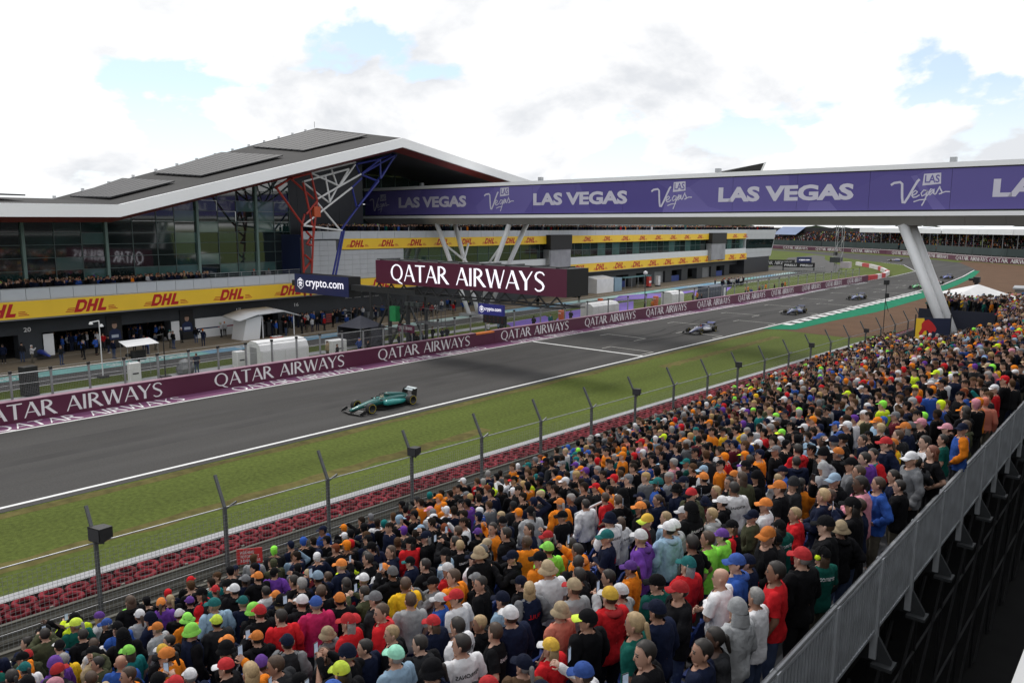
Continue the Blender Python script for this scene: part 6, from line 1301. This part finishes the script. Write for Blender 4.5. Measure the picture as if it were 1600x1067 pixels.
def make_person(loc, rz, a, label, group, sc_=1.0):
    P = PP[a['pose']]; o = bpy.data.objects.new('person', P['body']); COL.objects.link(o); o.location = loc; o.rotation_euler = (0, 0, rz); o.scale = (sc_ * rp_.uniform(.98, 1.08), sc_, sc_); o.color = (*SKINS[a['skin']], 1); tag(o, label, 'person', group)
    j = .85 + .3 * rp_.random(); tc_ = tuple(min(1, v * j) for v in COLS[a['top']])
    if a['kind'] == 'jacket' and a.get('sl'): inst('jacket', P['jbody'], o, color=tc_); inst('sleeves', P['sleeves'], o, color=COLS[a['sl']])
    else: inst('jacket' if a['kind'] != 'tee' else 'tee_shirt', P['jacket'] if a['kind'] != 'tee' else P['tee'], o, color=tc_)
    inst('trousers', P['trousers'], o, color=rp_.choice(TRW)); inst('shoes', P['shoes'], o, color=rp_.choice(((.02, .02, .02), (.4, .4, .4)))); hat_parts(o, a, P)
    return o
PRINTS = {}
def back_print(o, txt, col, wid, hgt, z0, P, a):           # lettering laid onto the back of a top
    key = (txt, a['pose'], a['kind'])
    if key not in PRINTS:
        g_ = P['tee' if a['kind'] == 'tee' else 'jacket']; bv = BVHTree.FromPolygons([v.co for v in g_.vertices], [tuple(p.vertices) for p in g_.polygons]); me = font_mesh(txt, length=wid, height=hgt, bold=.015)
        for v in me.vertices:
            x, z = -(v.co.x - wid / 2), z0 + v.co.y; h = bv.ray_cast(Vector((x, -.6, z)), Vector((0, 1, 0))); y = (h[0].y if h[0] else -.15) - .006; v.co = (x, y, z)
        me.materials.append(M_cloth); PRINTS[key] = me
    t = inst('back_lettering', PRINTS[key], o, color=COLS[col]); return t
prints = {'712,1009': ('PETRONAS', 'black', .30, .05, 1.30), '712,974': ('PETRONAS', 'black', .30, .05, 1.30), '183,967': ('4', 'white', .09, .15, 1.16), '235,1026': ('4', 'black', .09, .15, 1.18), '568,1023': ('PETRONAS', 'white', .26, .04, 1.30), '725,871': ('BULL', 'red', .24, .07, 1.24), '1160,881': ('BULL', 'red', .24, .08, 1.22), '1278,866': ('aramco', 'white', .24, .05, 1.32)}
kk = {tuple(k[0].split(',')): k for k in KEY}; phones = 0
for s in NEAR:
    a = s['a']; o = make_person(s['p'], facing(s['p'], a), a, s['label'], GROUP, rp_.uniform(.90, 1.06)); s['o'] = o; o.rotation_euler.x = rp_.gauss(0, .035); o.rotation_euler.y = rp_.gauss(0, .035); P = PP[a['pose']]
    if a['pose'] in (3, 4):                             # the phone is a thing of its own, held in the raised hands
        wl, wr = P['wr']; c = Vector(((wl[0] + wr[0]) / 2, wl[1] + .03, wl[2] + .12)) if a['pose'] == 3 else Vector((wr[0] - .02, wr[1] + .04, wr[2] + .13)); bpy.context.view_layer.update() if False else None
        Mw = Matrix.Translation(o.location) @ Matrix.Rotation(o.rotation_euler.z, 4, 'Z') @ Matrix.Diagonal((*o.scale, 1)); q = Mw @ c; ph = inst('phone', PHONE, None, q, o.rotation_euler.z); ph.rotation_euler = (0, PI / 2 if a['pose'] == 3 else 0, o.rotation_euler.z) if a['pose'] == 4 else (0, 0, o.rotation_euler.z); inst('phone_screen', phs, ph); PHN = 'phone held by '; tag(ph, PHN + (s['label'].replace(', both hands raised with phone', '').replace(', one hand raised with phone', '') if len(s['label'].split()) < 14 else s['label'].replace('person with ', '').replace('person, ', '')), 'phone', 'phones held up in the crowd')
for k in KEY:
    if k[0] in prints:
        u, v = map(float, k[0].split(',')); c = [s for s in NEAR if s['a'].get('key') and s['a']['top'] == k[3]]
        if c:
            s = min(c, key=lambda s: math.hypot(s['h'][0] - u, s['h'][1] - v)); t_ = prints[k[0]]; back_print(s['o'], *t_, PP[s['a']['pose']], s['a'])
PR = {'black': ('PETRONAS', 'white', .28, .045, 1.30), 'orange': ('4', 'black', .09, .15, 1.18), 'navy': ('BULL', 'red', .22, .07, 1.24), 'dark green': ('aramco', 'white', .24, .05, 1.32), 'white': ('PETRONAS', 'black', .28, .045, 1.30), 'charcoal': ('4', 'white', .09, .14, 1.2)}
for k, s in enumerate(NEAR):
    a = s['a']
    if not a.get('key') and a['kind'] != 'hoodie' and a['top'] in PR and k % 3 == 0: back_print(s['o'], *PR[a['top']], PP[a['pose']], a)
for s in NEAR:                                          # neon ear defenders of the man in the green top by the railing
    if s['a'].get('key') and s['a']['top'] == 'dark green' and s['a']['pose'] == 2:
        P = PP[2]; q = inst('ear_defenders', HPH, s['o'], color=COLS['neon yellow']); q.matrix_local = Matrix.Rotation(math.radians(P['yaw']), 4, 'Z') @ Matrix.Translation(HC); inst('headband', HBAND, q, color=COLS['black'])
# crew and marshals in the pit lane
CREW = [(-84.5, 31.0, 'black', 'black', 'walking across the apron by the white hoarding'), (-77.2, 43.9, 'black', 'black', 'beside the white pit shelter'), (-78.0, 29.0, 'blue', 'black', 'crew member in blue at the garage mouth under the lamp mast'), (-78.2, 30.2, 'black', 'black', 'beside the one in blue at the garage mouth'), (-79.3, 21.6, 'navy', 'navy', 'at the mouth of garage twenty'), (-65.0, 51.5, 'black', 'black', 'left of the dark gazebo'), (-65.6, 50.6, 'mint', 'black', 'pale top, left of the dark gazebo'), (-65.2, 52.6, 'red', 'black', 'red top, left of the dark gazebo'), (-74.0, 91.5, 'black', 'black', 'walking by the teal pit line right of the light board'), (-74.5, 103.0, 'black', 'black', 'standing by the teal pit line beyond the light board'), (-61.8, 30.8, 'navy', 'navy', 'behind the maroon wall left of the white cabin'), (-58.0, 71.0, 'black', 'black', 'behind the wall by the gantry boards'), (-58.4, 79.0, 'black', 'black', 'behind the wall left of the white shelters'), (-60.0, 92.0, 'neon yellow', 'black', 'marshal in neon behind the wall'), (-60.4, 117.0, 'orange', 'orange', 'orange marshal behind the wall near the site cabin'), (-59.5, 135.0, 'orange', 'orange', 'orange marshal farther up behind the wall'), (-59.5, 143.0, 'orange', 'orange', 'orange marshal beyond the last site cabin'), (-59.3, 152.0, 'orange', 'orange', 'orange marshal near the far end of the wall')]
for x, y, tp, tr_, lb in CREW:
    a = rand_attr(); a['top'] = tp; a['hat'] = 'cap' if rp_.random() < .5 else None; a['hc'] = a['bc'] = 'black'; a['pose'] = rp_.choice((0, 1, 5, 6)); make_person((x, y, .02), rp_.uniform(-1, 2.5), a, 'person ' + lb if not lb.startswith(('crew', 'marshal', 'orange')) else 'person, ' + lb, 'crew and marshals by the pit lane')

# everyone else: one mass per place, real figures with their own colours
def lod_parts(P, lv):
    V, Fs, Nn, reg = P['lods'][lv]; R_ = np.array(Matrix.Rotation(math.radians(P['yaw']), 3, 'Z')); V = V.copy(); off = {'torso': .03, 'arm': .025, 'fore': .02}
    for k, v in off.items(): V[reg == k] += Nn[reg == k] * v
    hr = (reg == 'head') & ((V[:, 2] > 1.665) | (((V - [0, 0, 0]) @ R_)[:, 1] < -.025) & (V[:, 2] > 1.55)); V[hr] += Nn[hr] * .014
    tris = []; cls = []
    pr = {'head': 0, 'torso': 1, 'arm': 1, 'fore': 1, 'leg': 2, 'shoe': 2}
    for f in Fs:
        for j in range(1, len(f) - 1):
            t = (f[0], f[j], f[j + 1]); tris.append(t); h = sum(bool(hr[i]) for i in t); c = [pr[reg[i]] for i in t]; cls.append(3 if h >= 2 else max(set(c), key=c.count))
    T = np.array(tris); cls = np.array(cls); X = V[T].reshape(-1, 3); c = np.repeat(cls, 3)
    bv = np.array(BRIMV) @ R_.T + np.array(HC); b = bv[BRIMT].reshape(-1, 3)
    return X, c, b
BRIMV = [(-.09, .06, .01), (.09, .06, .01), (.07, .18, -.02), (-.07, .18, -.02)]; BRIMT = np.array([(0, 1, 2), (0, 2, 3)])
def simple_fig():
    mb = MB(); o6 = lambda z, rx, ry: [(rx * math.cos(PI * i / 3), ry * math.sin(PI * i / 3), z) for i in range(6)]
    mb.loft([o6(.75, .18, .13), o6(1.15, .2, .14), o6(1.40, .22, .13), o6(1.47, .08, .07)]); mb.loft([o6(1.50, .06, .07), o6(1.60, .085, .10), o6(1.70, .07, .09), o6(1.75, .02, .03)]); mb.loft([o6(0, .12, .1), o6(.75, .17, .12)])
    X = []; c = []
    for f in mb.f:
        for j in range(1, len(f) - 1):
            t = [mb.v[f[0]], mb.v[f[j]], mb.v[f[j + 1]]]; z = sum(p[2] for p in t) / 3; X += t; c += [3 if z > 1.64 or (z > 1.5 and sum(p[1] for p in t) < -.1) else (0 if z > 1.48 else (1 if z > .76 else 2))] * 3
    return np.array(X), np.array(c), np.array([np.array(p) + np.array(HC) for p in np.array(BRIMV)[BRIMT].reshape(-1, 3)])
LOD = {lv: [lod_parts(P, lv) for P in PP] for lv in (0, 1)}; LOD[2] = [simple_fig()]
def crowd(name, people, label, lvf):
    VX = []; CX = []
    for (x, y, z, rz, a, dep) in people:
        lv = lvf(dep); L = LOD[lv]; X, c, b = L[a['pose'] % len(L)]; s = rp_.uniform(.93, 1.05); ca, sa = math.cos(rz) * s, math.sin(rz) * s; top = np.array(COLS[a['top']]) * rp_.uniform(.6, 1.05); hatc = np.array(COLS[a['hc']] if a['hat'] and a['hc'] else HAIRC[a['hair']]); pal = np.array([SKINS[a['skin']], top, rp_.choice(TRW), hatc])
        XX = X if a['hat'] != 'cap' else np.vstack((X, b)); cc = pal[c]
        if a['hat'] == 'cap': cc = np.vstack((cc, np.tile(np.array(COLS[a['bc']]), (len(b), 1))))
        Y = np.empty_like(XX); Y[:, 0] = XX[:, 0] * ca - XX[:, 1] * sa + x; Y[:, 1] = XX[:, 0] * sa + XX[:, 1] * ca + y; Y[:, 2] = XX[:, 2] * s + z; VX.append(Y); CX.append(cc)
    V = np.vstack(VX); Cc = np.vstack(CX); n = len(V); me = bpy.data.meshes.new(name); me.vertices.add(n); me.vertices.foreach_set('co', V.ravel()); me.loops.add(n); me.loops.foreach_set('vertex_index', np.arange(n, dtype=np.int32)); me.polygons.add(n // 3); me.polygons.foreach_set('loop_start', np.arange(0, n, 3, dtype=np.int32)); me.update(calc_edges=True)
    at = me.attributes.new('Col', 'FLOAT_COLOR', 'POINT'); at.data.foreach_set('color', np.hstack((Cc, np.ones((n, 1)))).ravel().astype(np.float32)); me.materials.append(M_crowd); o = obj(name, me); stuff(o, label, 'crowd'); return o
M_crowd = bpy.data.materials.new('crowd_cloth'); M_crowd.use_nodes = True; t_ = M_crowd.node_tree; an = t_.nodes.new('ShaderNodeAttribute'); an.attribute_name = 'Col'; t_.links.new(an.outputs['Color'], t_.nodes['Principled BSDF'].inputs['Base Color']); t_.nodes['Principled BSDF'].inputs['Roughness'].default_value = .9; t_.nodes['Principled BSDF'].inputs['Specular IOR Level'].default_value = .12
L_ = [(*s['p'], facing(s['p'], s['a']), s['a'], s['h'][2]) for s in REST]
for _ in range(420):                                   # people on the raised platform and beyond
    x, y = rp_.uniform(-17.5, -5), rp_.uniform(79, 90); a = rand_attr(); L_.append((x, y, 4.36, facing(0, a), a, 90))
for _ in range(500):
    x, y = rp_.uniform(-20.5, -3), rp_.uniform(92, 150); a = rand_attr(); L_.append((x, y, .02, facing(0, a), a, 120))
crowd('crowd', L_, 'dense mass of spectators filling the rest of the near stand', lambda d: 0 if d < 34 else (1 if d < 100 else 2))
L_ = []
for k in range(240):
    p = bw(rp_.choice((-.4, -.8, -1.2, -1.7, -2.3)) + rp_.uniform(-.1, .1), rp_.uniform(-4, 22), 5.66); a = rand_attr(); a['hat'] = None if rp_.random() < .7 else a['hat']; a['top'] = a['top'] if rp_.random() < .4 else rp_.choice(('black', 'charcoal', 'navy')); L_.append((*p, -PI / 2 + BK + rp_.gauss(0, .3), a, 80))
for u in (28.0, 30.0): a = rand_attr(); L_.append((*bw(-1.2, u, 5.66), -PI / 2, a, 80))
crowd('terrace_crowd', L_, 'guests lining the terrace parapet in front of the glass', lambda d: 1)
L_ = []
for k in range(1150):
    u = rp_.uniform(36, 197) if rp_.random() < .9 else rp_.uniform(36, 60); p = bw(-.45 - rp_.random() ** 2 * 3.2, u, 10.85); a = rand_attr(); a['hat'] = None if rp_.random() < .6 else a['hat']; a['top'] = a['top'] if rp_.random() < .3 else rp_.choice(('black', 'charcoal', 'navy')); L_.append((*p, -PI / 2 + BK + rp_.gauss(0, .3), a, 150))
crowd('roof_terrace_crowd', L_, 'guests crowding the long upper terrace above the yellow band', lambda d: 1 if d < 1 else 2)
L_ = []
for x, y, z, rz in farpts:
    h = proj((x, y, z + 1.5))
    if h[2] > 5 and 1150 < h[0] < 1680 and rp_.random() < .9: L_.append((x, y, z, rz - PI / 2, rand_attr(), 300))
crowd('far_crowd', L_, 'distant spectators packing the far covered grandstand', lambda d: 2)
L_ = []
for k in range(70):
    u = rp_.uniform(6, 17.8) if k < 45 else rp_.uniform(29, 50); p = bw(rp_.uniform(-6.5, -2.6) if u < 20 else rp_.uniform(-1.7, -.6), u, .03); a = rand_attr(); a['top'] = rp_.choice(('black', 'navy', 'charcoal', 'black', 'blue', 'white')); a['hat'] = None; L_.append((*p, rp_.uniform(0, 6), a, 80))
for k in range(70): a = rand_attr(); a['top'] = rp_.choice(('black', 'navy', 'charcoal', 'white', 'red', 'blue')); u = rp_.uniform(-2, 60); L_.append((*bw(rp_.uniform(-1.2, 4.5), u, .02), rp_.uniform(0, 6), a, 80))
for k in range(34): a = rand_attr(); L_.append((rp_.uniform(-60, -57), rp_.choice((rp_.uniform(42, 74), rp_.uniform(74, 150))), .02, rp_.uniform(0, 6), a, 80))
for k in range(30): a = rand_attr(); a['top'] = rp_.choice(('black', 'white', 'navy')); L_.append((rp_.uniform(-72.4, -70.4), rp_.uniform(147, 160), .02, rp_.uniform(0, 6), a, 120))
crowd('pit_crew_crowd', L_, 'team crews busy in and around the open garages', lambda d: 1)
